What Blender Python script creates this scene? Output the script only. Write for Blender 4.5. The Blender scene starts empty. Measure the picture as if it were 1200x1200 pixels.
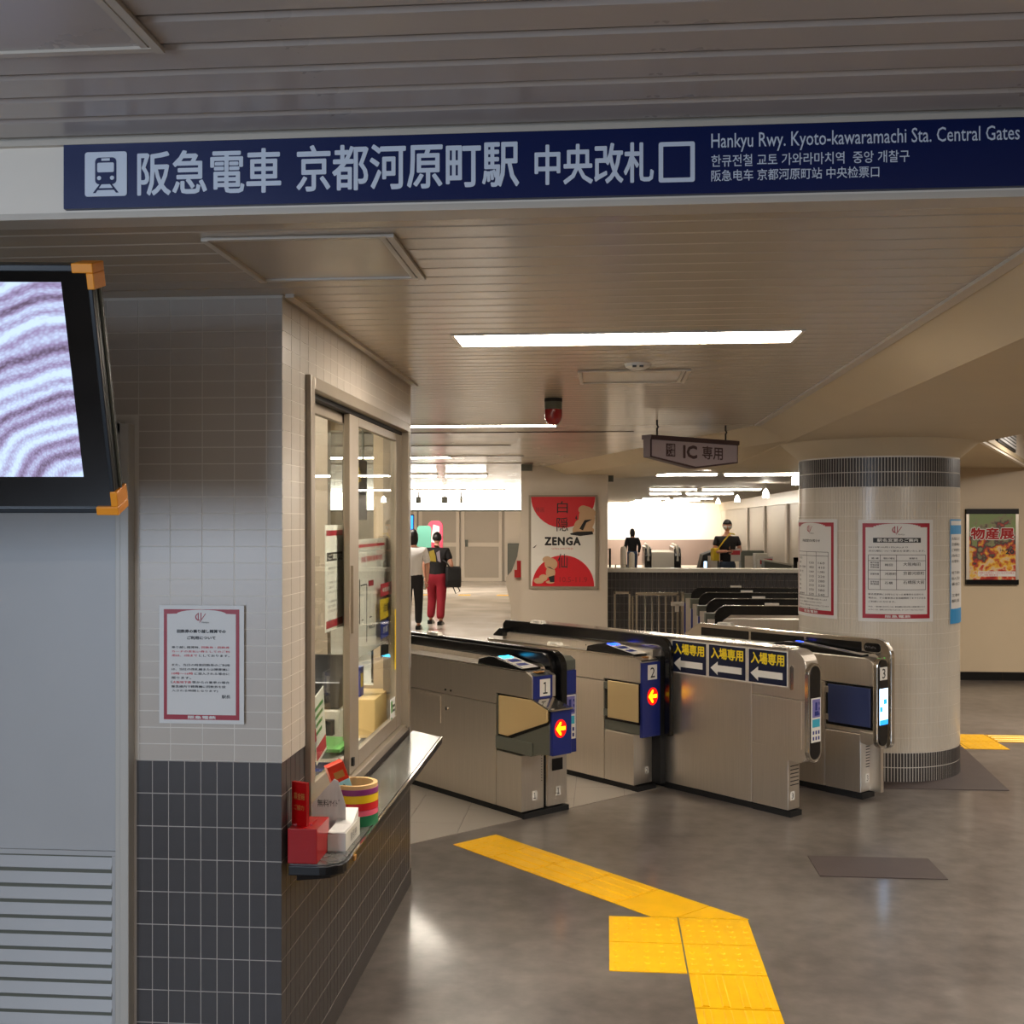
import bpy, bmesh, math, random
from mathutils import Vector, Matrix
random.seed(7)
SC = bpy.context.scene
COL = SC.collection
PI = math.pi
R2 = math.sqrt(.5)

# ---------------------------------------------------------------- camera, world, lights, exposure
YAW = math.atan(110/1310)
cam_d = bpy.data.cameras.new('camera'); cam = bpy.data.objects.new('camera', cam_d); COL.objects.link(cam)
cam.location = (0, 0, 1.71); cam.rotation_euler = (PI/2, 0, YAW)
cam_d.sensor_width = 36; cam_d.lens = 36*1310/1200; cam_d.shift_y = 12/1200
cam_d.clip_start = .05; cam_d.clip_end = 200
SC.camera = cam
SC.view_settings.view_transform = 'Standard'; SC.view_settings.look = 'None'
SC.view_settings.gamma = 1; SC.view_settings.use_curve_mapping = False
SC.view_settings.exposure = 0.24
w = bpy.data.worlds.new('world'); SC.world = w; w.use_nodes = True
w.node_tree.nodes['Background'].inputs[0].default_value = (.9, .88, .85, 1)
w.node_tree.nodes['Background'].inputs[1].default_value = .06

def area(name, loc, size, power, col, rot=(0, 0, 0)):
    d = bpy.data.lights.new(name, 'AREA'); d.shape = 'RECTANGLE'; d.size, d.size_y = size
    d.energy = power; d.color = col
    o = bpy.data.objects.new(name, d); COL.objects.link(o); o.location = loc; o.rotation_euler = rot
    return o
WARM = (1, .90, .79); COOL = (.66, .80, 1.0)
# lamps of the passage behind the camera (cool) and the lit shop window there
area('unseen_passage_light', (-1.2, -2.6, 2.48), (2.4, .3), 42, COOL)
area('shop_window_light', (-2.7, -1.6, 1.75), (1.6, 1.3), 75, COOL, (PI/2, 0, math.radians(-32)))
area('hall_fill_light', (3.6, 4.2, 2.28), (.3, 2.4), 90, WARM)  # added strip, out of view at the right, brings more light into the hall
area('unseen_passage_light', (1.2, .2, 2.49), (1.2, .25), 16, (1, .93, .86))  # warm fill added overhead, out of view, to lift the gates
area('unseen_passage_light', (-.4, -1.2, 2.49), (1.2, .25), 45, (1, .90, .80))  # second added warm fill, up behind the camera
area('hall_fill_light', (-4.5, 17.5, 2.33), (3.2, .25), 80, WARM)  # added to brighten the far left hall floor
area('hall_fill_light', (-4.2, 27.5, 2.36), (3.2, .25), 120, WARM)  # added to brighten the grey far doors
area('hall_fill_light', (4.9, 9.2, 2.6), (2.4, .3), 130, WARM)  # another added strip off to the right, raises the hall's brightness

# ---------------------------------------------------------------- materials
def lin(c):
    return tuple((x/255/12.92 if x/255 <= .04045 else ((x/255+.055)/1.055)**2.4) for x in c)
MATS = {}
def mat(name, rgb, rough=.5, metal=0., emit=0., noise=.0, nscale=8., bump=0., bscale=60., spec=.5, rnoise=0., alpha=None, trans=0., stretch=None, coat=0.):
    if name in MATS: return MATS[name]
    m = bpy.data.materials.new(name); m.use_nodes = True; nt = m.node_tree; b = nt.nodes['Principled BSDF']
    c = lin(rgb); b.inputs['Base Color'].default_value = (*c, 1)
    b.inputs['Roughness'].default_value = rough; b.inputs['Metallic'].default_value = metal
    b.inputs['Specular IOR Level'].default_value = spec
    if coat: b.inputs['Coat Weight'].default_value = coat
    if trans: b.inputs['Transmission Weight'].default_value = trans
    if emit:
        b.inputs['Emission Color'].default_value = (*c, 1); b.inputs['Emission Strength'].default_value = emit
    if noise or bump or rnoise:
        tc = nt.nodes.new('ShaderNodeTexCoord'); src = tc.outputs['Object']
        if stretch:
            mp = nt.nodes.new('ShaderNodeMapping'); mp.inputs['Scale'].default_value = stretch
            nt.links.new(src, mp.inputs[0]); src = mp.outputs[0]
    if noise or rnoise:
        n = nt.nodes.new('ShaderNodeTexNoise'); n.inputs['Scale'].default_value = nscale; n.inputs['Detail'].default_value = 5
        nt.links.new(src, n.inputs['Vector'])
        if noise:
            r = nt.nodes.new('ShaderNodeValToRGB')
            r.color_ramp.elements[0].position = .3; r.color_ramp.elements[1].position = .7
            r.color_ramp.elements[0].color = (*[x*(1-noise) for x in c], 1); r.color_ramp.elements[1].color = (*[min(1, x*(1+noise)) for x in c], 1)
            nt.links.new(n.outputs[0], r.inputs[0]); nt.links.new(r.outputs[0], b.inputs['Base Color'])
        if rnoise:
            mr = nt.nodes.new('ShaderNodeMapRange'); mr.inputs[1].default_value = .3; mr.inputs[2].default_value = .7
            mr.inputs[3].default_value = max(0, rough-rnoise); mr.inputs[4].default_value = rough+rnoise
            nt.links.new(n.outputs[0], mr.inputs[0]); nt.links.new(mr.outputs[0], b.inputs['Roughness'])
    if bump:
        n2 = nt.nodes.new('ShaderNodeTexNoise'); n2.inputs['Scale'].default_value = bscale; n2.inputs['Detail'].default_value = 4
        nt.links.new(src, n2.inputs['Vector'])
        bp = nt.nodes.new('ShaderNodeBump'); bp.inputs['Strength'].default_value = bump; bp.inputs['Distance'].default_value = .002
        nt.links.new(n2.outputs[0], bp.inputs['Height']); nt.links.new(bp.outputs[0], b.inputs['Normal'])
    MATS[name] = m
    return m

def emis(name, rgb, s):
    return mat(name, rgb, .6, emit=s)

M = dict(
    slat=mat('ceiling_slat_enamel', (182, 168, 150), .22, spec=.6, noise=.03, nscale=3, rnoise=.04),
    slat_near=mat('ceiling_slat_enamel_old', (176, 168, 162), .3, spec=.5, noise=.04, nscale=3, rnoise=.05),
    joint=mat('ceiling_joint', (70, 62, 54), .7),
    trim=mat('painted_trim', (190, 180, 166), .4, noise=.03),
    trim_dirty=mat('worn_trim', (150, 128, 100), .5, noise=.15, nscale=30),
    plaster=mat('painted_plaster', (196, 180, 150), .55, noise=.03, nscale=2, bump=.1),
    wall_warm=mat('warm_wall_panel', (196, 178, 150), .35, noise=.03, nscale=2),
    pillar=mat('pillar_panel', (200, 188, 172), .12, noise=.02, nscale=2, spec=.6),
    hallwall=mat('hall_wall_panel', (186, 176, 160), .4, noise=.03, nscale=1),
    hallceil=mat('hall_ceiling_paint', (196, 186, 170), .55),
    hallwhite=mat('hall_white_wall', (225, 215, 200), .5),
    dado=mat('dado_brown', (126, 108, 98), .45),
    black=mat('black_plastic', (14, 14, 15), .22, spec=.5),
    blackm=mat('black_matte', (20, 20, 22), .6),
    baseb=mat('black_baseboard', (16, 15, 15), .2),
    tile_c=mat('column_tile', (206, 197, 182), .25, noise=.04, nscale=4, spec=.5),
    tile_l=mat('light_wall_tile', (188, 178, 166), .32, noise=.05, nscale=4, spec=.45),
    tile_d=mat('dark_wall_tile', (68, 64, 63), .38, noise=.10, nscale=14, spec=.4),
    grout=mat('wall_grout', (222, 216, 206), .8),
    grout_d=mat('wall_grout_dark_area', (176, 168, 160), .8),
    door=mat('grey_door_paint', (172, 172, 172), .42, noise=.03, nscale=3, bump=.05),
    doorframe=mat('door_frame_paint', (186, 182, 174), .4),
    alu=mat('window_frame_metal', (150, 138, 122), .38, metal=.35, noise=.04),
    steel=mat('brushed_steel', (222, 213, 200), .335, metal=.9, noise=.05, nscale=3, rnoise=.035, bump=.04, bscale=40, stretch=(60, 60, 1)),
    steel_e=mat('polished_steel_edge', (205, 198, 186), .14, metal=.95),
    cream=mat('cream_door_panel', (196, 170, 122), .4, noise=.02),
    greyp=mat('grey_plastic', (96, 98, 88), .4),
    bluep=mat('blue_plastic', (34, 46, 120), .3, spec=.4),
    darkblue=mat('dark_blue_panel', (52, 62, 100), .15, spec=.6),
    white=mat('white_print', (226, 222, 214), .5),
    whitep=mat('white_plastic', (210, 205, 194), .35),
    paper=mat('notice_paper', (214, 212, 208), .45),
    ink=mat('black_ink', (24, 22, 24), .5),
    inkg=mat('grey_ink', (96, 92, 92), .5),
    red=mat('notice_red', (158, 24, 44), .45),
    redink=mat('red_ink', (196, 44, 60), .5),
    redbox=mat('red_card', (158, 2, 6), .28, spec=.5),
    gold=mat('gold_ink', (170, 120, 60), .4),
    signblue=mat('sign_blue', (12, 27, 76), .35, spec=.3),
    signnavy=mat('sticker_navy', (14, 24, 52), .4),
    signyel=mat('sticker_yellow', (236, 206, 40), .5),
    signwhite=mat('sign_white_lettering', (206, 214, 226), .45),
    purplebar=mat('sign_frame_purple', (84, 62, 66), .4),
    lilac=mat('sign_face_lilac', (196, 184, 192), .35),
    yellowt=mat('tactile_yellow', (238, 180, 8), .34, noise=.06, nscale=9, bump=.15, bscale=90, spec=.4),
    matd=mat('dark_floor_mat', (74, 64, 62), .5, noise=.08, bump=.3, bscale=200),
    floor_t=mat('pale_floor_tile', (150, 142, 132), .32, noise=.05, nscale=3, rnoise=.03, bump=.08),
    hallfloor=mat('hall_floor', (206, 198, 186), .18, noise=.05, nscale=1.2, rnoise=.05),
    orange=mat('orange_guard', (238, 148, 10), .45),
    tvframe=mat('monitor_frame', (26, 32, 38), .3),
    glassblk=mat('monitor_glass_black', (5, 5, 6), .08, spec=.6),
    skin=mat('skin', (206, 150, 124), .5),
    hair=mat('black_hair', (16, 13, 13), .4),
    counter=mat('counter_stone', (88, 88, 84), .16, noise=.12, nscale=40, spec=.5),
    counteredge=mat('counter_black_edge', (14, 14, 16), .3),
    lamp=emis('lamp_diffuser', (255, 243, 226), 46),
    lampf=emis('lamp_diffuser_far', (255, 244, 228), 42),
    lightbox=emis('light_box_face', (255, 246, 232), 6),
    ledblue=emis('blue_led', (20, 60, 255), 6), ledcyan=emis('cyan_led', (30, 190, 255), 6),
    ledred=emis('red_led_face', (215, 14, 4), 1.3), ledyel=emis('yellow_led_arrow', (255, 200, 10), 2.2),
    ledgreen=emis('green_led', (20, 200, 70), 1.0),
    screen=emis('gate_screen', (190, 225, 255), 2.4), screenb=emis('gate_screen_blue', (30, 130, 235), 2.0),
)
# glass: thin architectural pane
def glass_mat():
    m = bpy.data.materials.new('clear_glass'); m.use_nodes = True; nt = m.node_tree
    for n in list(nt.nodes): nt.nodes.remove(n)
    o = nt.nodes.new('ShaderNodeOutputMaterial'); mx = nt.nodes.new('ShaderNodeMixShader')
    t = nt.nodes.new('ShaderNodeBsdfTransparent'); g = nt.nodes.new('ShaderNodeBsdfGlossy'); g.inputs['Roughness'].default_value = .01
    t.inputs[0].default_value = (.93, .95, .93, 1)
    f = nt.nodes.new('ShaderNodeLayerWeight'); f.inputs[0].default_value = .5
    pw = nt.nodes.new('ShaderNodeMath'); pw.operation = 'POWER'; pw.inputs[1].default_value = 4.5
    ml = nt.nodes.new('ShaderNodeMath'); ml.operation = 'MULTIPLY_ADD'; ml.inputs[1].default_value = .42; ml.inputs[2].default_value = .03
    nt.links.new(f.outputs['Facing'], pw.inputs[0]); nt.links.new(pw.outputs[0], ml.inputs[0])
    nt.links.new(ml.outputs[0], mx.inputs[0]); nt.links.new(t.outputs[0], mx.inputs[1]); nt.links.new(g.outputs[0], mx.inputs[2])
    nt.links.new(mx.outputs[0], o.inputs[0]); return m
M['glass'] = glass_mat()

def floor_mat():
    m = bpy.data.materials.new('polished_grey_floor'); m.use_nodes = True; nt = m.node_tree; b = nt.nodes['Principled BSDF']
    tc = nt.nodes.new('ShaderNodeTexCoord')
    def noise(sc, det, vec=None):
        n = nt.nodes.new('ShaderNodeTexNoise'); n.inputs['Scale'].default_value = sc; n.inputs['Detail'].default_value = det
        nt.links.new(tc.outputs['Object'], n.inputs['Vector']); return n
    a = noise(1.1, 6); c = noise(9, 8)
    mx = nt.nodes.new('ShaderNodeMixRGB'); mx.inputs[0].default_value = .45
    nt.links.new(a.outputs[0], mx.inputs[1]); nt.links.new(c.outputs[0], mx.inputs[2])
    r = nt.nodes.new('ShaderNodeValToRGB'); r.color_ramp.elements[0].position = .36; r.color_ramp.elements[1].position = .64
    r.color_ramp.elements[0].color = (*lin((76, 70, 66)), 1); r.color_ramp.elements[1].color = (*lin((118, 110, 104)), 1)
    nt.links.new(mx.outputs[0], r.inputs[0]); nt.links.new(r.outputs[0], b.inputs['Base Color'])
    b.inputs['Roughness'].default_value = .33; b.inputs['Coat Weight'].default_value = .35; b.inputs['Coat Roughness'].default_value = .14
    bp = nt.nodes.new('ShaderNodeBump'); bp.inputs['Strength'].default_value = .12; bp.inputs['Distance'].default_value = .004
    n3 = noise(30, 3); nt.links.new(n3.outputs[0], bp.inputs['Height']); nt.links.new(bp.outputs[0], b.inputs['Normal'])
    return m
M['floor'] = floor_mat()

def video_mat():
    # the picture on the monitor: curved mauve and pale blue strands sweeping up to the right
    m = bpy.data.materials.new('monitor_picture'); m.use_nodes = True; nt = m.node_tree; b = nt.nodes['Principled BSDF']
    tc = nt.nodes.new('ShaderNodeTexCoord'); sp = nt.nodes.new('ShaderNodeSeparateXYZ'); nt.links.new(tc.outputs['Object'], sp.inputs[0])
    def math_(op, a, bb):
        n = nt.nodes.new('ShaderNodeMath'); n.operation = op
        for i, v in enumerate((a, bb)):
            if v is None: continue
            if isinstance(v, (int, float)): n.inputs[i].default_value = v
            else: nt.links.new(v, n.inputs[i])
        return n.outputs[0]
    # object space x in [-.8, 0], z in [0, .45]
    x = math_('ADD', sp.outputs[0], .0); z = math_('ADD', sp.outputs[2], .16)
    rad = math_('SQRT', math_('ADD', math_('MULTIPLY', x, x), math_('MULTIPLY', math_('MULTIPLY', z, z), .8)), None)
    ang = math_('ARCTAN2', z, x)
    n = nt.nodes.new('ShaderNodeTexNoise'); n.inputs['Scale'].default_value = 4; n.inputs['Detail'].default_value = 2
    nt.links.new(tc.outputs['Object'], n.inputs['Vector'])
    t = math_('ADD', math_('ADD', math_('MULTIPLY', rad, 62), math_('MULTIPLY', ang, 1.5)), math_('MULTIPLY', n.outputs[0], 5))
    wv = math_('SINE', t, None); wv2 = math_('SINE', math_('MULTIPLY', t, 3.3), None)
    cmb = nt.nodes.new('ShaderNodeCombineXYZ'); nt.links.new(math_('MULTIPLY', t, 3), cmb.inputs[0]); nt.links.new(math_('MULTIPLY', ang, 40), cmb.inputs[1])
    vor = nt.nodes.new('ShaderNodeTexVoronoi'); vor.inputs['Scale'].default_value = 1.2; nt.links.new(cmb.outputs[0], vor.inputs['Vector'])
    s = math_('ADD', math_('MULTIPLY', wv, .20), math_('MULTIPLY', wv2, .20)); s = math_('ADD', s, math_('MULTIPLY', vor.outputs[0], -.28)); s = math_('ADD', s, .68)
    r = nt.nodes.new('ShaderNodeValToRGB'); cr = r.color_ramp
    cr.elements[0].position = .08; cr.elements[0].color = (*lin((96, 80, 104)), 1)
    cr.elements[1].position = .85; cr.elements[1].color = (*lin((200, 222, 255)), 1)
    e = cr.elements.new(.38); e.color = (*lin((150, 138, 178)), 1)
    nt.links.new(s, r.inputs[0]); nt.links.new(r.outputs[0], b.inputs['Emission Color']); b.inputs['Emission Strength'].default_value = 1.05
    b.inputs['Base Color'].default_value = (.01, .01, .01, 1); b.inputs['Roughness'].default_value = .15
    return m
M['video'] = video_mat()

def fair_mat():
    m = bpy.data.materials.new('fair_poster_picture'); m.use_nodes = True; nt = m.node_tree; b = nt.nodes['Principled BSDF']
    tc = nt.nodes.new('ShaderNodeTexCoord'); sp = nt.nodes.new('ShaderNodeSeparateXYZ'); nt.links.new(tc.outputs['Object'], sp.inputs[0])
    n = nt.nodes.new('ShaderNodeTexNoise'); n.inputs['Scale'].default_value = 11; n.inputs['Detail'].default_value = 8
    nt.links.new(tc.outputs['Object'], n.inputs['Vector'])
    ma = nt.nodes.new('ShaderNodeMath'); ma.operation = 'MULTIPLY_ADD'; ma.inputs[1].default_value = 1.5; nt.links.new(n.outputs[0], ma.inputs[0]); nt.links.new(sp.outputs[2], ma.inputs[2])
    r = nt.nodes.new('ShaderNodeValToRGB'); cr = r.color_ramp
    cr.elements[0].position = .28; cr.elements[0].color = (*lin((150, 30, 26)), 1)
    cr.elements[1].position = 1.0; cr.elements[1].color = (*lin((120, 140, 84)), 1)
    for p, c in ((.4, (196, 70, 40)), (.5, (214, 190, 150)), (.6, (220, 170, 40)), (.7, (176, 52, 40)), (.8, (60, 52, 48)), (.9, (130, 124, 90))):
        e = cr.elements.new(p); e.color = (*lin(c), 1)
    m2 = nt.nodes.new('ShaderNodeMath'); m2.operation = 'ADD'; m2.inputs[1].default_value = -.42; nt.links.new(ma.outputs[0], m2.inputs[0])
    nt.links.new(m2.outputs[0], r.inputs[0]); nt.links.new(r.outputs[0], b.inputs['Base Color']); b.inputs['Roughness'].default_value = .35
    return m
M['fair'] = fair_mat()

# ---------------------------------------------------------------- helpers
class MB:
    """collects shapes in one local frame, links them as one mesh object"""
    def __init__(s, warp=None): s.v = []; s.f = []; s.warp = warp
    def add(s, vs, fs):
        n = len(s.v); s.v += [tuple(v) for v in vs]; s.f += [tuple(i+n for i in f) for f in fs]; return s
    def box(s, x0, y0, z0, x1, y1, z1):
        return s.add([(x0, y0, z0), (x1, y0, z0), (x1, y1, z0), (x0, y1, z0), (x0, y0, z1), (x1, y0, z1), (x1, y1, z1), (x0, y1, z1)],
                     [(0, 3, 2, 1), (4, 5, 6, 7), (0, 1, 5, 4), (1, 2, 6, 5), (2, 3, 7, 6), (3, 0, 4, 7)])
    def prism_y(s, pts, y0, y1):          # polygon of (x, z) pushed from y0 to y1
        n = len(pts); vs = [(x, y0, z) for x, z in pts]+[(x, y1, z) for x, z in pts]
        return s.add(vs, [tuple(range(n)), tuple(range(2*n-1, n-1, -1))]+[(i, i+n, (i+1) % n+n, (i+1) % n) for i in range(n)])
    def prism_x(s, pts, x0, x1):          # polygon of (y, z)
        n = len(pts); vs = [(x0, y, z) for y, z in pts]+[(x1, y, z) for y, z in pts]
        return s.add(vs, [tuple(range(n-1, -1, -1)), tuple(range(n, 2*n))]+[(i, (i+1) % n, (i+1) % n+n, i+n) for i in range(n)])
    def prism_z(s, pts, z0, z1):          # polygon of (x, y)
        n = len(pts); vs = [(x, y, z0) for x, y in pts]+[(x, y, z1) for x, y in pts]
        return s.add(vs, [tuple(range(n-1, -1, -1)), tuple(range(n, 2*n))]+[(i, (i+1) % n, (i+1) % n+n, i+n) for i in range(n)])
    def flat(s, x0, z0, x1, z1, y, t=.0006, n=1):      # thin plate facing -y
        for i in range(n):
            a = x0+(x1-x0)*i/n; b = x0+(x1-x0)*(i+1)/n
            s.box(a, y-t, z0, b, y, z1)
        return s
    def lathe(s, prof, cx=0, cy=0, n=24, a0=0, a1=2*PI):
        full = abs(a1-a0-2*PI) < 1e-6; k = n if full else n+1
        vs = []
        for i in range(k):
            a = a0+(a1-a0)*i/n
            for r, z in prof: vs.append((cx+r*math.cos(a), cy+r*math.sin(a), z))
        m = len(prof); fs = []
        for i in range(n):
            j = (i+1) % k
            for q in range(m-1): fs.append((i*m+q, j*m+q, j*m+q+1, i*m+q+1))
        return s.add(vs, fs)
    def tube(s, pts, r, n=8):
        pts = [Vector(p) for p in pts]; vs = []; fs = []
        rr = r if isinstance(r, (list, tuple)) else [r]*len(pts)
        for i, p in enumerate(pts):
            d = (pts[min(i+1, len(pts)-1)]-pts[max(i-1, 0)]).normalized()
            up = Vector((0, 0, 1)) if abs(d.z) < .9 else Vector((1, 0, 0))
            a = d.cross(up).normalized(); b = d.cross(a)
            for k in range(n):
                t = 2*PI*k/n; q = p+a*math.cos(t)*rr[i]+b*math.sin(t)*rr[i]; vs.append(tuple(q))
        for i in range(len(pts)-1):
            for k in range(n): fs.append((i*n+k, i*n+(k+1) % n, (i+1)*n+(k+1) % n, (i+1)*n+k))
        fs.append(tuple(range(n-1, -1, -1))); fs.append(tuple((len(pts)-1)*n+k for k in range(n)))
        return s.add(vs, fs)
    def mesh(s, name, m):
        me = bpy.data.meshes.new(name); vs = s.v
        if s.warp: vs = [s.warp(v) for v in vs]
        me.from_pydata(vs, [], s.f); me.materials.append(m); me.validate(); me.update()
        bm = bmesh.new(); bm.from_mesh(me); bmesh.ops.recalc_face_normals(bm, faces=bm.faces); bm.to_mesh(me); bm.free()
        return me
    def build(s, name, m, parent=None, loc=(0, 0, 0), rz=0., bev=0., smooth=False):
        me = s.mesh(name, m)
        return put(name, me, parent, loc, rz, bev, smooth)

def put(name, me, parent=None, loc=(0, 0, 0), rz=0., bev=0., smooth=False, rot=None):
    o = bpy.data.objects.new(name, me); COL.objects.link(o); o.parent = parent; o.location = loc
    o.rotation_euler = rot or (0, 0, rz)
    if smooth:
        for p in me.polygons: p.use_smooth = True
        try: me.set_sharp_from_angle(angle=math.radians(40))
        except Exception: pass
    if bev:
        b = o.modifiers.new('bevel', 'BEVEL'); b.width = bev; b.segments = 2; b.limit_method = 'ANGLE'; b.angle_limit = math.radians(40)
        b.harden_normals = False
    return o

def tag(o, label=None, cat=None, group=None, kind=None):
    if label: o['label'] = label
    if cat: o['category'] = cat
    if group: o['group'] = group
    if kind: o['kind'] = kind
    return o

def thing(name, label, cat, loc=(0, 0, 0), rz=0., group=None, rot=None):
    o = bpy.data.objects.new(name, None); COL.objects.link(o); o.location = loc; o.rotation_euler = rot or (0, 0, rz)
    o.empty_display_size = .1
    return tag(o, label, cat, group)

def copy_tree(o, parent=None):
    c = o.copy(); COL.objects.link(c); c.parent = parent
    for ch in [x for x in bpy.data.objects if x.parent == o]: copy_tree(ch, c)
    return c

_tc = {}
def text_geo(s, bold=0., spacing=1.):
    k = (s, bold, spacing)
    if k in _tc: return _tc[k]
    cu = bpy.data.curves.new('t', 'FONT'); cu.body = s; cu.size = 1; cu.offset = bold; cu.resolution_u = 2; cu.space_character = spacing
    o = bpy.data.objects.new('t', cu); COL.objects.link(o)
    dg = bpy.context.evaluated_depsgraph_get(); me = bpy.data.meshes.new_from_object(o.evaluated_get(dg))
    vs = [tuple(v.co) for v in me.vertices]; fs = [tuple(p.vertices) for p in me.polygons]
    bpy.data.objects.remove(o); bpy.data.meshes.remove(me); bpy.data.curves.remove(cu)
    xs = [v[0] for v in vs]; ys = [v[1] for v in vs]
    _tc[k] = (vs, fs, min(xs), max(xs), min(ys), max(ys)); return _tc[k]

def tx(mb, s, x0, z0, x1, z1, y, bold=0., spacing=1., slope=0.):
    """lay the string s into the box x0..x1, z0..z1 on the plane y (facing -y)"""
    vs, fs, a, b, c, d = text_geo(s, bold, spacing)
    out = []
    for v in vs:
        u = (v[0]-a)/(b-a); t = (v[1]-c)/max(d-c, 1e-6)
        out.append((x0+u*(x1-x0), y, z0+t*(z1-z0)+slope*u))
    mb.v, n = mb.v+out, len(mb.v)
    mb.f += [tuple(i+n for i in f) for f in fs]
    return mb

def txb(mb, s, x0, z0, x1, z1, y, e, spacing=1.):
    """bold: the same letters laid over themselves with small shifts of e"""
    for k, (a, b) in enumerate(((0, 0), (-e, 0), (e, 0), (0, -e), (0, e), (-e*.7, -e*.7), (e*.7, e*.7), (-e*.7, e*.7), (e*.7, -e*.7))):
        tx(mb, s, x0+e+a, z0+e+b, x1-e+a, z1-e+b, y-.00003*k, 0, spacing)
    return mb

def lines(mb, rows, x0, x1, ztop, lh, ch, y, bold=.0, align='l'):
    """rows of small print; a row's width follows its number of characters"""
    mx = max(len(r) for r in rows)
    for i, r in enumerate(rows):
        if not r.strip(): continue
        wd = (x1-x0)*len(r)/mx; xx = x0 if align == 'l' else (x0+x1-wd)/2
        zz = ztop-lh*i
        tx(mb, r, xx, zz-ch, xx+wd, zz, y, bold)
    return mb

def arc(cx, cz, r, a0, a1, n=8):
    return [(cx+r*math.cos(math.radians(a0+(a1-a0)*i/n)), cz+r*math.sin(math.radians(a0+(a1-a0)*i/n))) for i in range(n+1)]

def rrect(x0, z0, x1, z1, r, n=5):
    return arc(x1-r, z0+r, r, -90, 0, n)+arc(x1-r, z1-r, r, 0, 90, n)+arc(x0+r, z1-r, r, 90, 180, n)+arc(x0+r, z0+r, r, 180, 270, n)

def clip(poly, a, b, c):                     # keep a*x + b*y <= c
    out = []
    for i in range(len(poly)):
        p, q = poly[i], poly[(i+1) % len(poly)]
        dp, dq = a*p[0]+b*p[1]-c, a*q[0]+b*q[1]-c
        if dp <= 0: out.append(p)
        if dp*dq < 0:
            t = dp/(dp-dq); out.append((p[0]+t*(q[0]-p[0]), p[1]+t*(q[1]-p[1])))
    return out
U = (R2, -R2); V = (R2, R2)
def uv(u, s): return (u*U[0]+s*V[0], u*U[1]+s*V[1])

# ================================================================ SETTING
def struct(o, label=None):
    o['kind'] = 'structure'
    if label: o['label'] = label
    return o

# ---- floor
BU = -4.88                                    # edge between dark cast floor and pale tiles (u axis of the gates)
fl = struct(MB().box(-9, -5, -.12, 9, 45, 0).build('floor', M['floor']), 'grey polished concrete floor')
hallf = MB(); hallf.prism_z([(-9, 9.6), (1.2, 9.6), (1.2, 45), (-9, 45)], 0, .003)
hallf.build('pale_floor_field', M['hallfloor'], fl)
tw, tl = .31, .62
def over(poly):
    # keep the side away from the camera of a step-shaped border
    p = clip(poly, R2, -R2, BU)
    return p
n = 0
tile_rest = MB()
for i in range(-9, 15):
    for j in range(0, 7):
        x0 = -.815+i*tw; y0 = 5.36+j*tl+(tl/2 if i % 2 else 0)
        poly = over([(x0+.0015, y0+.0015), (x0+tw-.0015, y0+.0015), (x0+tw-.0015, y0+tl-.0015), (x0+.0015, y0+tl-.0015)])
        if len(poly) < 3 or max(p[1] for p in poly) > 9.62: continue
        cx = sum(p[0] for p in poly)/len(poly); cy = sum(p[1] for p in poly)/len(poly)
        if cx > 3.0: continue
        if -1.4 < cx < 1.6 and cy < 9.0:
            MB().prism_z([(p[0]-cx, p[1]-cy) for p in poly], 0, .003).build('tile', M['floor_t'], fl, (cx, cy, 0))
        else: tile_rest.prism_z(poly, 0, .003)
o = tile_rest.build('tile_field', M['floor_t'], fl); o['kind'] = 'stuff'
# dark plates let into the floor
tag(MB().prism_z([(1.03, 5.50), (1.63, 5.50), (1.63, 5.83), (1.03, 5.83)], 0, .004).build('floor_plate', M['matd'], None), 'dark rectangular plate lying alone on the grey floor in front of the round column', 'floor plate')
plate = MB().prism_z([(1.15, 7.33), (2.56, 7.36), (2.72, 8.94), (1.15, 8.94)], 0, .004).build('floor_plate', M['matd'], None)
tag(plate, 'dark square plate around the foot of the round tiled column', 'floor plate')

# ---- tactile paving: yellow tiles stuck on the floor
TT = .003
def tactile(parent, cx, cy, rz, kind, poly=None, name='tile'):
    mb = MB()
    h = .1465
    p = poly or [(-h, -h), (h, -h), (h, h), (-h, h)]
    mb.prism_z(p, 0, TT)
    if kind == 'dot':
        for a in range(5):
            for b in range(5):
                x = -.12+a*.06; y = -.12+b*.06
                mb.lathe([(.012, TT), (.008, TT+.0022), (0.0005, TT+.0022)], x, y, 8)
    elif kind == 'bar':
        for a in range(4):
            y = -.108+a*.072
            if poly: mb.box(-.135, y-.01, TT, -.02-.03*a, y+.01, TT+.0035)
            else: mb.prism_x([(y-.015, TT), (y-.010, TT+.004), (y+.010, TT+.004), (y+.015, TT)], -.138, .138)
    return mb.build(name, M['yellowt'], parent, (cx, cy, 0), rz)
t = thing('tactile_paving', 'yellow tactile path in the foreground, one arm slanting up to gate 1', 'tactile paving', (.31, 4.57, 0))
for i in (0, 1):
    for j in (0, 1): tactile(t, (i-.5)*.30, (j-.5)*.30-.0, 0, 'dot')
for j in range(5): tactile(t, .15, -.45-j*.30, PI/2, 'bar')
d = (R2, -R2); nrm = (R2, R2)
P0 = (-.705, 5.985)
for k in range(4):
    c = (.15+.30*k); cx = P0[0]+d[0]*c-.31; cy = P0[1]+d[1]*c-4.57
    tactile(t, cx, cy, -PI/4, 'dot' if k == 0 else 'bar')
for k in (4, 5):                                  # the last two are cut along the block
    c = .15+.30*k; h = .1472; cyw = P0[1]+d[1]*c
    p = clip([(-h, -h), (h+(.2 if k == 5 else 0), -h), (h+(.2 if k == 5 else 0), h), (-h, h)], R2, -R2, cyw-4.876)
    tactile(t, P0[0]+d[0]*c-.31, cyw-4.57, -PI/4, 'plain', p)
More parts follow.
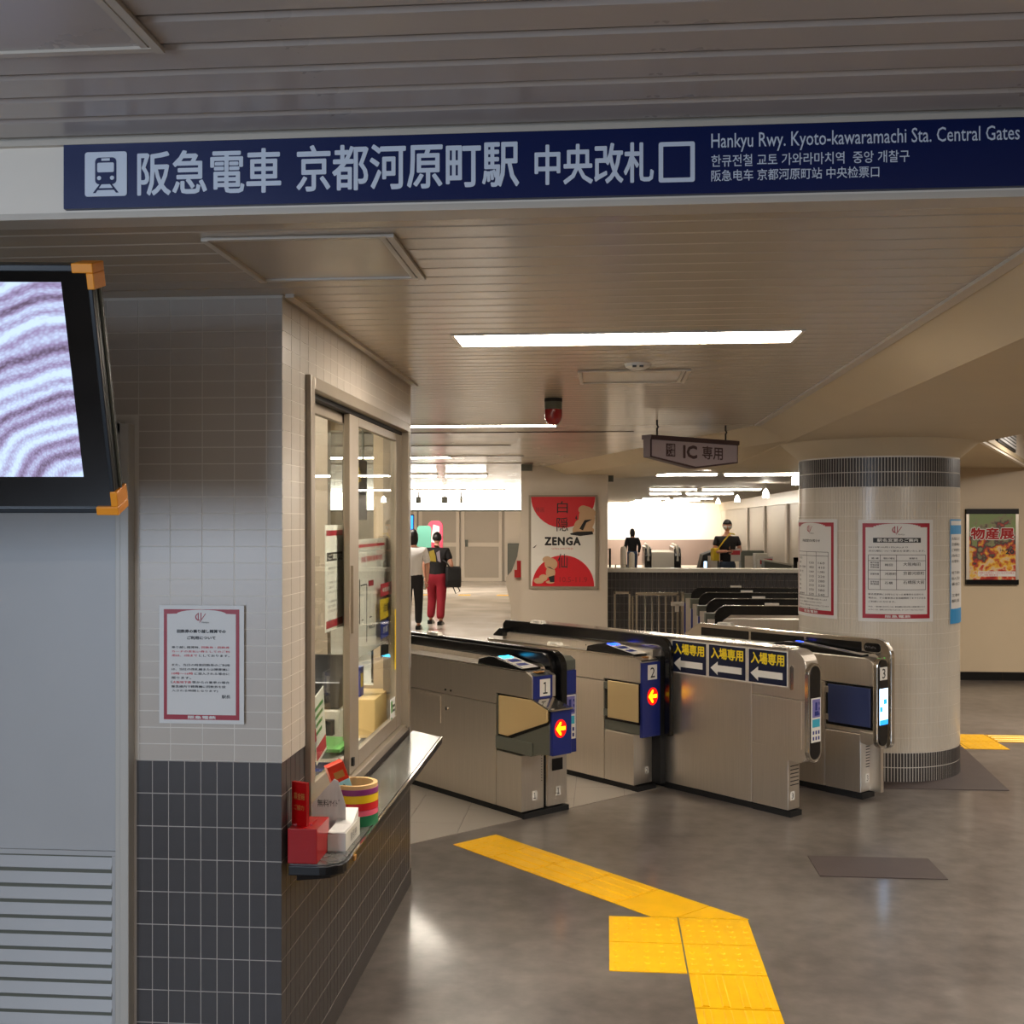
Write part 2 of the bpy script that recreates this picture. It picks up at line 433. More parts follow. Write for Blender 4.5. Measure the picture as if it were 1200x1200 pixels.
t2 = thing('tactile_paving', 'yellow tactile tiles on the floor right of the round column', 'tactile paving', (2.73, 8.98, 0))
for i in (0, 1):
    for j in (0, 1): tactile(t2, (i-.5)*.30, (j-.5)*.30, 0, 'dot')
for i in range(6): tactile(t2, .45+.30*i, .14, 0, 'bar')
t3 = thing('tactile_paving', 'faint yellow tactile strip crossing the far hall floor before the grey doors', 'tactile paving', (-3.0, 26, 0))
for i in range(6): tactile(t3, -2.1+i*.9, 0, 0, 'bar')

# ---- ceilings
def slat_mesh(x0, x1, w, m, n):
    mb = MB(); h = w/2
    e = .010 if 'old' in m.name else .004
    pts = [(-h, .012), (-h, e*.6), (-h+e, 0), (h-e, 0), (h, e*.6), (h, .012)]
    return mb.prism_x(pts, x0, x1).mesh(n, m)
cA = struct(MB().box(-4.5, -5, 2.53, 5, 2.29, 2.56).build('ceiling', M['joint']), 'near ceiling of long enamelled slats above the blue sign')
me = slat_mesh(-4.5, 5, .098, M['slat_near'], 'slat')
me2 = slat_mesh(-4.5, 5, .098, M['slat_near'], 'slat')
for i in range(64):
    y = 2.205-.105*i
    if y < -4.9: break
    put('slat', me, cA, (0, y, 2.515))
cB = struct(MB().box(-4.5, 2.33, 2.374, 1.03, 7.58, 2.40).build('ceiling', M['joint']), 'ceiling of narrow enamelled slats over the gates')
me = slat_mesh(-4.5, 1.02, .0965, M['slat'], 'slat')
for i in range(52):
    put('slat', me, cB, (0, 2.385+.1*i, 2.36))
# plain ceiling beyond the slats, cut by the diagonal beam
cC = struct(MB().prism_z([(-9, 7.58), (1.03, 7.58), (-.72, 13.1), (-.72, 24), (-9, 24)], 2.362, 2.40).build('ceiling', M['slat']), 'smooth glossy ceiling beyond the slats')
for y in (8.05, 9.4, 10.9, 12.3): MB().box(-8.9, y, 2.357, 0.2 if y < 9 else -.8, y+.012, 2.363).build('joint_strip', M['joint'], cC)
struct(MB().prism_z([(-.72, 13.1), (1.03, 7.58), (2.6, 7.58), (2.6, 12.62), (6.5, 12.62), (6.5, 40), (-.72, 40)], 2.3625, 2.40).build('ceiling', M['hallceil']), 'far hall ceiling above the dark tiled half wall')
struct(MB().box(-9, 24, 2.40, -.72, 40, 2.45).build('ceiling', M['hallwhite']), 'far left hall ceiling above the grey doors')
cD = struct(MB().prism_z([(2.58, -5), (9, -5), (9, 3.0), (5.2, 3.0), (2.62, 8.05), (4.62, 12.6), (2.58, 12.6)], 2.30, 2.34).build('ceiling', M['plaster']), 'plain cream ceiling right of the beam')
# raised lit bay behind the slanting edge
struct(MB().prism_z([(5.2, 3.0), (9, 3.0), (9, 13), (4.6, 13), (2.62, 8.05)], 2.72, 2.76).build('ceiling', M['hallwhite']), 'raised white ceiling bay at the right edge')
mb = MB()
A, B = Vector((2.60, 8.05)), Vector((4.62, 12.6)); nn = Vector((B-A)).normalized(); pp = Vector((-nn.y, nn.x))
q = [A, B, B+pp*.03, A+pp*.03]
rw = struct(mb.prism_z([(p.x, p.y) for p in q], 2.28, 2.74).build('trim_1', M['hallwhite']), 'white upright side of the raised ceiling bay')
vr = thing('ceiling_vent', 'grey louvred vent high in the white ceiling bay at the right edge', 'vent', (*(A+nn*1.05-pp*.012), 2.34), math.atan2(nn.y, nn.x))
MB().box(0, -.012, 0, 1.6, .01, .34).build('vent_frame', M['blackm'], vr)
for i in range(11): MB().box(.02, -.02, .02+i*.029, 1.58, -.012, .040+i*.029).build('slat', M['door'], vr)

# ---- sign fascia (beam carrying the blue sign)
fz = struct(MB().box(-4.5, 2.275, 2.362, 5, 2.33, 2.53).build('wall_fascia', M['hallwhite']), 'white bulkhead that carries the blue sign')
MB().box(-4.5, 2.262, 2.347, 5, 2.335, 2.3535).build('lower_trim', M['trim'], fz)
MB().box(-4.5, 2.268, 2.3535, 5, 2.335, 2.362).build('lower_trim', M['trim'], fz)
MB().box(-4.5, 2.262, 2.503, 5, 2.275, 2.514).build('upper_trim', M['trim'], fz)

# ---- beam over the round column
bm_ = MB().prism_y([(1.02, 2.375), (1.03, 2.352), (1.24, 2.26), (2.58, 2.26), (2.60, 2.30), (2.60, 2.5), (1.02, 2.5)], 2.34, 12.6)
struct(bm_.build('trim_2', M['plaster']), 'thick cream ceiling beam running over the round column')
MB().box(.985, 2.34, 2.350, 1.025, 7.55, 2.366).build('edge_trim', M['trim'], cB)
MB().box(-.91, 3.12, 2.350, -.885, 5.22, 2.362).build('edge_trim', M['trim'], cB)
# diagonal beam from the column to the square pillar
a = Vector((1.03, 7.55)); b = Vector((-.72, 13.05)); dd = (b-a).normalized(); pe = Vector((-dd.y, dd.x))*-1
def dpt(v, off): return v+pe*off
mb = MB()
prof = [(-.0, 2.365), (.23, 2.2635), (1.3, 2.2635), (1.3, 2.5), (0, 2.5)]
nv = []
for v in (a-dd*.0, b+dd*.6):
    for off, z in prof: p = dpt(v, off); nv.append((p.x, p.y, z))
k = len(prof)
mb.add(nv, [tuple(range(k)), tuple(range(2*k-1, k-1, -1))]+[(i, (i+1) % k, (i+1) % k+k, i+k) for i in range(k)])
struct(mb.build('trim_3', M['plaster']), 'cream diagonal ceiling beam between round column and square pillar')

# ---- booth: front wall
def grid_tiles(parent, x0, z0, cols, rows, pw, ph, y, m, hole=None, gap=.003, th=.0012, single=True, lastw=None, name='tile'):
    me = MB().box(gap/2, -th, gap/2, pw-gap/2, 0, ph-gap/2).mesh(name, m)
    rest = MB()
    for i in range(cols):
        ww = lastw if (lastw and i == cols-1) else pw
        for j in range(rows):
            x = x0+i*pw; z = z0+j*ph
            a, b, c, d = x, x+ww, z, z+ph
            if hole and b > hole[0] and a < hole[1] and d > hole[2] and c < hole[3]:      # cut the tile along the opening
                if a < hole[0] and hole[2] <= (c+d)/2 <= hole[3]: b = hole[0]
                elif b > hole[1] and hole[2] <= (c+d)/2 <= hole[3]: a = hole[1]
                elif d > hole[3]: c = hole[3]
                elif c < hole[2]: d = hole[2]
                else: continue
            if b-a < .006 or d-c < .006: continue
            if (single(i, j) if callable(single) else single):
                if (a, b, c, d) == (x, x+pw, z, z+ph): put(name, me, parent, (x, y, z))
                else: MB().box(gap/2, -th, gap/2, b-a-gap/2, 0, d-c-gap/2).build(name, m, parent, (a, y, c))
            else: rest.box(a+gap/2, y-th, c+gap/2, b-gap/2, y, d-gap/2)
    if rest.v: rest.build(name+'_field', m, parent)['kind'] = 'stuff'
ZB = 1.023; PW = .0945; PH = .0475
wf = MB().box(-3.4, 3.132, 0, -1.386, 3.20, 2.36); wf.box(-1.386, 3.132, 0, -.9235, 3.20, 2.36)
wf = struct(wf.build('wall_front', M['grout']), 'tiled front wall of the ticket office facing the camera')
grid_tiles(wf, -.921-.0475-PW*4, ZB, 5, 28, PW, PH, 3.1322, M['tile_l'], None, lastw=.0475)
grid_tiles(wf, -.921-.0475-PW*8, ZB+21*PH, 4, 7, PW, PH, 3.1322, M['tile_l'], None)
MB().box(-1.386, 3.1275, 0, -.9225, 3.132, ZB).build('grout_bed', M['grout_d'], wf)
grid_tiles(wf, -.921-.0475*9-.003, ZB-10*PW, 9, 10, .0478, PW, 3.1276, M['tile_d'], None)
MB().box(-1.386, 3.122, 0, -.9215, 3.13, .075).build('plinth', M['baseb'], wf)
# ---- booth: side wall with window (local x = world Y)
WX0, WX1, WZ0, WZ1 = 3.373, 5.13, .765, 2.165
mb = MB()
mb.box(3.1335, .008, 0, 5.24, .11, WZ0); mb.box(3.1335, .008, WZ1, 5.24, .11, 2.36)
mb.box(3.1335, .008, WZ0, WX0, .11, WZ1); mb.box(WX1, .008, WZ0, 5.24, .11, WZ1)
ws = struct(mb.build('wall_right', M['grout_d'], None, (-.915, 0, 0), PI/2), 'tiled side wall of the ticket office with the service window')
MB().box(3.1335, .0062, ZB, WX0, .009, 2.36).box(WX0, .006, WZ1, 5.24, .009, 2.36).box(WX1, .006, ZB, 5.24, .009, WZ1).build('grout_bed', M['grout'], ws)
HOLE = (WX0, WX1, WZ0, WZ1)
grid_tiles(ws, 3.121, ZB, 22, 28, PW, PH, .0062, M['tile_l'], HOLE, gap=.0024, single=lambda i, j: i < 3)
grid_tiles(ws, 3.121, ZB-10*PW, 44, 10, .0478, PW, .0082, M['tile_d'], HOLE, single=False)
MB().box(3.13, .0035, 0, 5.235, .01, .075).build('plinth', M['tile_d'], ws)
struct(MB().box(-3.4, 3.2, 0, -3.3, 5.24, 2.36).build('wall_left', M['wall_warm']), 'inner side wall of the ticket office')
bk = MB(); bk.box(-3.3, 5.14, 0, -1.02, 5.22, .95).box(-3.3, 5.14, 2.14, -1.02, 5.22, 2.36).box(-1.08, 5.14, .95, -1.02, 5.22, 2.14).box(-2.1, 5.14, .95, -2.0, 5.22, 2.14).box(-3.3, 5.14, .95, -3.0, 5.22, 2.14)
struct(bk.build('wall_back', M['wall_warm']), 'rear wall of the ticket office with its own window')
struct(MB().box(-2.0, 5.17, .95, -1.08, 5.176, 2.14).build('window_3', M['glass']), 'rear window pane of the ticket office')

# ---- service window
win = struct(MB().build('window_1', M['alu'], None, (-.915, 0, 0), PI/2), 'two-pane sliding service window of the ticket office')
def bar(x0, z0, x1, z1, y0, y1, name='frame_bar', m='alu', parent=win, bev=.003):
    return MB().box(x0, y0, z0, x1, y1, z1).build(name, M[m], parent, bev=bev)
bar(WX0, WZ0, WX0+.05, WZ1, -.012, .1); bar(WX1-.05, WZ0, WX1, WZ1, -.012, .1)
bar(WX0+.0502, WZ1-.04, WX1-.0502, WZ1, -.012, .1)
bar(WX0+.05, WZ0, WX1-.05, WZ0+.015, .0, .1, 'track')
bar(WX0+.05, WZ1-.055, WX1-.05, WZ1-.04, .02, .08, 'track', 'blackm', bev=0)
def sash(x0, x1, y, left, right):
    s = MB(); z0, z1 = WZ0+.018, WZ1-.056
    s.box(x0, y, z0, x0+left, y+.022, z1).box(x1-right, y, z0, x1, y+.022, z1).box(x0+left, y, z1-.035, x1-right, y+.022, z1).box(x0+left, y, z0, x1-right, y+.022, z0+.06)
    o = s.build('sash', M['alu'], win, bev=.002)
    MB().box(x0+left, y+.009, z0+.06, x1-right, y+.013, z1-.035).build('pane', M['glass'], o)
    return o
sash(WX0+.055, 4.21, .050, .02, .07)
s2 = sash(4.04, WX1-.085, .022, .15, .09)
MB().box(WX1-.085, .022, WZ0+.02, WX1-.05, .1, WZ1-.04).build('frame_bar', M['alu'], win)
MB().box(4.055, .012, 1.30, 4.07, .022, 1.55).build('handle', M['alu'], s2)
MB().box(4.06, .012, .81, 4.08, .022, .84).build('lock', M['blackm'], win)

# ---- door left of the tiles
dr = struct(MB().box(-3.3, 3.110, 0, -1.40, 3.131, 1.97).build('door_1', M['door'], None), 'grey painted metal service door with louvre, below the monitor')
fr = MB().box(-1.402, 3.098, 0, -1.386, 3.131, 2.0).box(-1.384, 3.088, 0, -1.358, 3.131, 1.993)
fr.build('frame', M['doorframe'], dr, bev=.002)
MB().box(-3.3, 3.098, 1.965, -1.384, 3.131, 1.993).build('frame', M['doorframe'], dr)
MB().box(-3.0, 3.106, .10, -1.405, 3.111, .752).build('louvre_back', M['greyp'], dr)
MB().box(-3.0, 3.100, .752, -1.402, 3.111, .765).box(-1.412, 3.0995, .1, -1.4022, 3.111, .7515).build('louvre_frame', M['door'], dr)
lm = MB().prism_x([(0, 0), (-.004, -.006), (.0, -.012), (-.013, -.036), (-.015, -.034), (-.002, 0)], -3.0, -1.412).mesh('louvre_blade', M['door'])
for i in range(14): put('louvre_blade', lm, dr, (0, 3.1095, .75-i*.0455))

# ---- walls closing the passage behind and around the camera
struct(MB().box(-4.6, -5.1, 0, 9, -5, 2.56).build('wall_rear', M['wall_warm']), 'plain wall behind the camera')
struct(MB().box(-4.6, -5, 0, -4.5, 3.2, 2.56).build('wall_left', M['wall_warm']), 'plain left wall of the passage')
struct(MB().box(8.9, -5, 0, 9, 13, 2.76).build('wall_right', M['wall_warm']), 'plain far right wall of the passage')
wp = struct(MB().box(2.95, 12.5, 0, 9, 12.6, 2.30).build('wall_back', M['wall_warm']), 'warm beige panelled wall carrying the framed fair poster')
struct(MB().box(2.95, 12.6, 2.3, 9, 12.65, 2.76).build('wall_upper', M['hallwhite']), 'white wall strip over the beige wall')
MB().box(2.95, 12.490, .088, 9, 12.5, .092).build('baseboard_trim', M['alu'], wp)
bs = struct(MB().build('baseboard_back', M['baseb'], None), 'glossy black skirting under the beige wall')
for i in range(9): MB().box(2.955+i*.66, 12.484, 0, 2.955+i*.66+.656, 12.5, .088).build('panel', M['baseb'], bs)

# ---- round column
CX, CY, CR = 1.91, 8.07, .54
col = thing('round_column', 'thick round column clad in small white tiles with dark tile bands', 'column', (CX, CY, 0))
MB().lathe([(CR-.002, 0), (CR-.002, 2.16)], 0, 0, 96).build('core', M['grout'], col, smooth=True)
def ring(z0, rows, h, count, m, name):
    mb = MB(); g = .0052 if 'dark' in name else .0026
    for i in range(count):
        a0 = 2*PI*i/count+g/CR/2; a1 = 2*PI*(i+1)/count-g/CR/2
        for j in range(rows):
            za = z0+j*h+g/2; zb = z0+(j+1)*h-g/2
            p = [(r*math.cos(a), r*math.sin(a), z) for z in (za, zb) for a, r in ((a0, CR), (a1, CR), (a1, CR-.006), (a0, CR-.006))]
            mb.add(p, [(0, 1, 5, 4), (1, 2, 6, 5), (3, 0, 4, 7), (4, 5, 6, 7), (0, 3, 2, 1)])
    o = mb.build(name, m, col); o['kind'] = 'stuff'; return o
ring(0.0, 2, .097, 168, M['tile_d'], 'lower_dark_tile_band')['label'] = 'two rows of dark upright sticks at the foot'
ring(.194, 18, .0972, 168, M['tile_c'], 'light_tile_cladding')
ring(.194+18*.0972, 2, .0985, 168, M['tile_d'], 'upper_dark_tile_band')['label'] = 'two rows of dark upright sticks under the capital'
MB().lathe([(CR-.01, 2.14), (CR, 2.15), (.67, 2.262), (.67, 2.30)], 0, 0, 96).build('capital', M['plaster'], col, smooth=True)

# ---- square pillar with the ZENGA poster
pil = struct(MB().box(-.985, 13.0, 0, .02, 14.0, 2.36).build('trim_4', M['pillar'], None), 'square polished beige pillar carrying the red ZENGA poster')
MB().box(-.04, 12.99, 1.0, -.0, 13.0, 1.0).v
tag(MB().box(-.05, -.05, -.07, .07, .05, .0).build('sensor_box', M['greyp'], None, (-.90, 12.6, 2.362)), 'small grey sensor box on the ceiling before the square pillar', 'sensor')
sb = tag(MB().prism_x([(-.05, 0), (.0, -.14), (.06, -.14), (.06, 0)], 0, .06).build('speaker', M['greyp'], None, (.03, 13.3, 2.33)), 'grey wedge speaker under the ceiling right of the square pillar', 'speaker')

# ---- dark tiled half wall
hw = struct(MB().box(.02, 13.3, 0, 3.2, 13.42, 1.12).build('wall_half', M['grout_d'], None), 'dark tiled half wall behind the gates with bright capping')
mb = MB()
for i in range(66):
    for j in range(12):
        x = .022+i*.048
        if x > 3.15: continue
        mb.box(x+.0015, 13.293, 1.12-(j+1)*.0945+.0015, x+.0465, 13.30, 1.12-j*.0945-.0015)
mb.build('tile_field', M['tile_d'], hw)['kind'] = 'stuff'
MB().box(.02, 13.22, 1.12, 3.2, 13.5, 1.165).build('capping', M['whitep'], hw, bev=.004)

# ---- far halls
struct(MB().box(-9, 32.4, 0, -.7, 32.5, 2.45).build('wall_far', M['hallwall']), 'far left hall wall')
struct(MB().box(-9.1, 5.3, 0, -9, 40, 2.45).build('wall_left', M['hallwall']), 'left wall of the far hall')
fw = struct(MB().box(-.8, 38.4, 1.12, 4.1, 38.5, 2.45).build('wall_far', M['hallwhite']), 'brightly lit far wall of the right hall')
MB().box(-.8, 38.38, .25, 4.1, 38.5, 1.12).build('dado', M['dado'], fw)
MB().box(-.8, 38.36, 0, 4.1, 38.5, .25).build('skirting', M['hallwhite'], fw)
struct(MB().box(-.8, 14.4, 0, -.72, 38.4, 2.45).build('wall_left', M['hallwhite']), 'left side wall of the right far hall')
sw = struct(MB().box(3.9, 14, 0, 4.0, 38.4, 2.45).build('wall_right', M['hallwall']), 'grey panelled right side wall of the far hall')
for px_, yy in ((0, 20.4), (1, 24.3), (2, 27.7), (3, 31.0)):
    MB().box(3.86, yy, 0, 3.9, yy+.32, 2.25).build('pilaster', M['hallwhite'], sw)
MB().box(3.84, 14, 2.1, 3.9, 38.4, 2.4).build('bulkhead', M['wall_warm'], sw)
area('far_wall_fill', (1.4, 36.9, 2.3), (2.6, .3), 220, (1, .93, .82), (math.radians(58), 0, 0))  # fill added to make the far wall brighter

# far doors (door 2 ... ) with frames
def far_door(n, x0, x1, label, handle=True):
    d = struct(MB().box(x0, 32.34, 0, x1, 32.4, 2.2).build('door_%d' % n, M['hallwall']), label)
    for (a, b, c, e) in ((x0, 0, x0+.1, 2.2), (x1-.1, 0, x1, 2.2), (x0+.1, 1.0, x1-.1, 1.12), (x0+.1, 0, x1-.1, .1), (x0+.1, 2.08, x1-.1, 2.2)):
        MB().box(a, 32.31, b, c, 32.345, e).build('rail', M['hallwhite'], d)
    if handle: MB().box(x0+.12, 32.27, 1.0, x0+.2, 32.31, 1.2).build('handle', M['greyp'], d)
far_door(2, -5.45, -4.25, 'grey hinged panel door of the far hall, left of the pair', False)
far_door(3, -4.2, -3.0, 'grey panelled door with a small handle at the end of the far hall')
far_door(4, -6.7, -5.5, 'grey panel door beside the ticket office corner in the far hall', False)
struct(MB().box(-2.93, 32.36, 0, -2.3, 32.4, 2.2).build('trim_5', M['hallwhite']), 'white wall strip right of the far grey door')
tag(MB().box(-.18, -.06, 0, .18, .06, 1.1).build('grey_bin', M['greyp'], None, (-2.65, 32.2, 0), bev=.02), 'narrow grey upright box by the far grey door', 'box')
lb = thing('light_box', 'wide glaring white light box hung across the far left hall', 'light box', (-5, 24.2, 1.98))
MB().box(-4, 0, .0, 4.0, .05, .40).build('diffuser', M['lightbox'], lb)
MB().box(-4, -.01, -.035, 4.05, .06, .0).build('frame', M['greyp'], lb)
for i, (xx, s_) in enumerate(((.35, .12), (.95, .10), (1.5, .12), (1.85, .05))):
    tag(MB().box(-s_/2, -.04, 0, s_/2, .04, .14).tube([(0, 0, .13), (0, 0, .25)], .015, 6).build('spotlight', M['greyp'], None, (-4.95+xx*1.02, 23.6, 2.115)), ['first', 'second', 'third', 'fourth, thin'][i]+' of the small grey ceiling spots before the light box, counted from the office', 'spotlight')
# curved white counter end beside the pillar with red boxes
cv = MB(); cp = [(-.985, 0), (-1.13, 0), (-1.14, .70), (-1.20, .98), (-1.195, 1.05), (-1.13, 1.12), (-1.06, 1.30), (-1.02, 1.6), (-.985, 1.75)]
cv = tag(cv.prism_y(cp, 13.4, 13.48).build('curved_screen', M['pillar'], None), 'pale curved screen panel sticking out left of the square pillar', 'screen')
tag(MB().box(0, 0, 0, .1, .07, .09).box(.03, 0, .09, .1, .07, .2).build('leaflet_box', M['redbox'], None, (-1.09, 13.32, 1.05)), 'small red leaflet holder fixed to the pale curved screen by the pillar', 'leaflet holder')

# ================================================================ LAMPS AND CEILING FITTINGS
def lamp(label, x0, x1, y0, y1, z, m='lamp', frame=True, group=None, segs=1):
    t = thing('ceiling_light', label, 'ceiling light', ((x0+x1)/2, (y0+y1)/2, z), 0, group)
    w, d = x1-x0, y1-y0
    if frame:
        f = MB(); g = .012
        f.box(-w/2-g, -d/2-g, -.004, w/2+g, -d/2, .0).box(-w/2-g, d/2, -.004, w/2+g, d/2+g, .0).box(-w/2-g, -d/2, -.004, -w/2, d/2, 0).box(w/2, -d/2, -.004, w/2+g, d/2, 0)
        f.build('frame', M['trim'], t)
        MB().box(-w/2, -d/2, -.002, w/2, d/2, -.0005).build('diffuser', M[m], t)
    else:
        for k in range(segs):
            a = -w/2+w*k/segs; b = -w/2+w*(k+1)/segs-.03
            MB().box(a, -.04, -.025, b, .04, -.001).build('fitting', M['hallwhite'], t)
            MB().tube([(a+.03, 0, -.035), (b-.03, 0, -.035)], .016, 8).build('tube', M[m], t)
    return t
lamp('large recessed rectangular light in the slatted ceiling over the gates', -.525, .66, 3.85, 4.09, 2.36)
lamp('long light strip ending beside the red alarm beacon', -1.75, -.335, 7.42, 7.56, 2.36)
lamp('shorter light strip behind the beacon strip, half hidden by the office', -3.0, -1.56, 10.95, 11.25, 2.36)
def row(label, px0, px1, d, m='lampf', z=2.355):
    c, s = math.cos(YAW), math.sin(YAW)
    xa = (px0-600)/1310*d*c-d*s; xb = (px1-600)/1310*d*c-d*s
    y = d*c+(px0+px1-1200)/2/1310*d*s
    return lamp(label, xa, xb, y, y, z, m, False)
row('ceiling tube left of a gap, third light row behind the office', 440, 517, 14.7)
row('ceiling tube right of a gap, third light row behind the office', 519.5, 575, 14.7)
row('ceiling tube in the row just before the white light box, left one', 440, 549, 21.8)
row('ceiling tube in the row just before the white light box, right one', 552, 594, 21.8)
nm = ['nearest', 'second', 'third', 'fourth', 'fifth', 'sixth']
for k, (d, segs) in enumerate(((14.3, ((767, 845), (847, 933))), (20.8, ((760, 820), (822, 895))), (24.0, ((760, 801), (803, 862))), (29.0, ((752, 787), (789, 838))), (31.5, ((743, 776), (779, 822))), (34.5, ((736, 765), (768, 808))))):
    for q, (a_, b_) in enumerate(segs):
        row('%s ceiling tube of the %s light row over the half wall' % (('left', 'right')[q], nm[k]), a_, b_, d)
# white pendants along the right
def at(px, py, d, z=None):
    c, s = math.cos(YAW), math.sin(YAW); a = (px-600)/1310*d
    return (a*c-d*s, a*s+d*c, 1.71-(py-612)/1310*d if z is None else z)
for k, (px, py, d, r) in enumerate(((936, 568, 14.0, .10), (897.5, 583, 18.4, .066), (864, 588, 22, .058), (841.5, 590, 26.6, .055), (824, 595, 29.7, .05))):
    x, y, z = at(px, py, d)
    t = thing('pendant_lamp', '%s of the glowing white pendant lamps leading to the far wall' % ('nearest', 'second nearest', 'middle', 'second farthest', 'farthest')[k], 'pendant lamp', (x, y, z))
    r *= .85; MB().lathe([(r, 0), (r*.95, r*1.1), (r*.5, r*2.2), (.01, r*2.6)], 0, 0, 14).build('shade', M['lampf'], t, smooth=True)
    MB().tube([(0, 0, r*2.5), (0, 0, 2.36-z)], .006, 6).build('cord', M['greyp'], t)
# ceiling hatches
def hatch(label, x0, y0, x1, y1, z, m='trim'):
    t = thing('ceiling_hatch', label, 'hatch', ((x0+x1)/2, (y0+y1)/2, z)); w, d = (x1-x0)/2, (y1-y0)/2; g = .016
    MB().box(-w, -d, -.002, w, d, .0).build('cover', M['slat' if m == 'trim' else 'slat_near'], t)
    for q in ((-w+g, -d, -.007, w-g, -d+g, -.001), (-w+g, d-g, -.007, w-g, d, -.001), (-w, -d, -.009, -w+g, d, -.001), (w-g, -d, -.009, w, d, -.001), (w-2.2*g, -d+g, -.006, w-1.4*g, d-g, -.001)):
        MB().box(*q).build('rail', M['trim'], t)
hatch('square access hatch in the slatted ceiling just below the blue sign', -.92, 2.48, -.475, 2.925, 2.359)
hatch('narrow access hatch in the ceiling beside the smoke detector', -.12, 4.78, .36, 5.20, 2.359)
hatch('access hatch in the near ceiling, cut by the top left corner', -1.7, .9, -.745, 1.84, 2.514, 'near')
t = thing('smoke_detector', 'small white round detector on the slatted ceiling before the narrow hatch', 'detector', (.13, 4.62, 2.36))
MB().lathe([(.001, -.022), (.03, -.022), (.05, -.012), (.055, 0)], 0, 0, 20).build('housing', M['whitep'], t, smooth=True)
for s_ in (-1, 1): MB().box(s_*.014-.008, -.056, -.018, s_*.014+.008, -.03, -.012).build('slot', M['blackm'], t)
# beacon
t = thing('alarm_beacon', 'red dome alarm beacon hanging from the slatted ceiling', 'beacon', (-.275, 5.87, 2.36))
MB().lathe([(.047, 0), (.047, -.018), (.001, -.018)], 0, 0, 24).build('base', M['blackm'], t, smooth=True)
MB().lathe([(.046, -.018), (.046, -.058), (.001, -.058)], 0, 0, 24).build('collar', M['greyp'], t, smooth=True)
mat('beacon_red', (150, 8, 16), .08, spec=.7, coat=.5)
MB().lathe([(.047, -.058), (.047, -.095), (.041, -.118), (.026, -.135), (.001, -.142)], 0, 0, 28).build('dome', MATS['beacon_red'], t, smooth=True)

# ================================================================ BLUE SIGN
FY = 2.275
sg = tag(MB().box(-1.135, -.014, 2.368, .845, 0, 2.502).build('direction_sign', M['signblue'], None, (0, FY, 0)), 'long dark blue station sign with white lettering across the white bulkhead', 'sign')
y = -.0150
def sl(x): return 0
L = MB()
txb(L, '阪急電車', -.975, 2.391, -.668, 2.484, y, .0016)
txb(L, '京都河原町駅', -.636, 2.391, -.175, 2.487, y, .0016)
txb(L, '中央改札', -.144, 2.392, .096, 2.474, y, .0015)
# the mouth character, a rounded open square
ox0, ox1, oz0, oz1 = .110, .173, 2.396, 2.468
e = .0045; po = rrect(ox0-e, oz0-e, ox1+e, oz1+e, e, 3); pi_ = rrect(ox0+e, oz0+e, ox1-e, oz1-e, e*.3, 3); n_ = len(po)
L.add([(x, y, z) for x, z in po+pi_], [(i, (i+1) % n_, (i+1) % n_+n_, i+n_) for i in range(n_)])
L.build('lettering', M['signwhite'], sg)
L = MB()
tx(L, 'Hankyu Rwy. Kyoto-kawaramachi Sta. Central Gates', .21, 2.449, .806, 2.487, y, .004)
tx(L, '한큐전철 교토 가와라마치역  중앙 개찰구', .21, 2.420, .596, 2.444, y, .006)
tx(L, '阪急电车 京都河原町站 中央检票口', .21, 2.391, .538, 2.414, y, .006)
L.build('small_lettering', M['signwhite'], sg)
pic = MB().prism_y(rrect(-1.088, 2.392, -.997, 2.485, .006), y-.0006, y).build('pictogram_plate', M['signwhite'], sg)
yy = y-.0008; cx = -1.0425
pb = MB(); pb.prism_y(rrect(cx-.023, 2.417, cx+.023, 2.473, .009), yy-.0004, yy)
pb.prism_y([(cx-.012, 2.419), (cx-.008, 2.419), (cx-.022, 2.399), (cx-.028, 2.399)], yy-.0004, yy).prism_y([(cx+.012, 2.419), (cx+.008, 2.419), (cx+.022, 2.399), (cx+.028, 2.399)], yy-.0004, yy)
pb.box(cx-.018, yy-.0004, 2.405, cx+.018, yy, 2.409)
pb.build('train_symbol', M['signblue'], pic)
yy -= .0008
pb = MB(); pb.prism_y(rrect(cx-.018, 2.442, cx+.018, 2.462, .003), yy-.0004, yy).box(cx-.009, yy-.0004, 2.466, cx+.009, yy, 2.471)
for s_ in (-1, 1): pb.prism_y(arc(cx+s_*.014, 2.430, .0045, 0, 360, 12)[:-1], yy-.0004, yy)
pb.build('train_windows', M['signwhite'], pic)

# ================================================================ MONITOR
tl_ = math.radians(18)
mt = thing('hanging_monitor', 'tilted black framed video monitor with orange corner guards at the left edge', 'monitor', (-1.125, 2.50, 1.733), rot=(tl_, 0, math.radians(6)))
# local: x to the left negative, z up along the tilted face, -y towards the viewer
W, H = 1.05, .56
MB().box(-W, .004, 0, 0, .06, H).build('casing', M['tvframe'], mt, bev=.004)
MB().box(-W, -.002, .014, -.010, .004, H-.014).build('glass', M['glassblk'], mt)
MB().box(-.64, 0, 0, 0, .001, .437).build('screen', M['video'], mt, (-.068, -.0035, .086))
fm = MB().box(-W, -.008, 0, 0, .004, .014).box(-W, -.008, H-.014, 0, .004, H).box(-.010, -.008, .014, 0, .004, H-.014)
fm.build('bezel', M['tvframe'], mt, bev=.002)
MB().tube([(.002, .03, .05), (.002, .03, H-.05)], .004, 6).build('side_groove', M['greyp'], mt)
g = MB(); g.box(-.040, -.011, H-.017, .006, .064, H+.004).box(-.010, -.011, H-.052, .006, .064, H-.017); g.build('corner_guard', M['orange'], mt, bev=.002)
g = MB(); g.box(-.045, -.011, -.004, .006, .064, .016).box(-.010, -.011, .016, .006, .064, .052); g.build('corner_guard', M['orange'], mt, bev=.002)
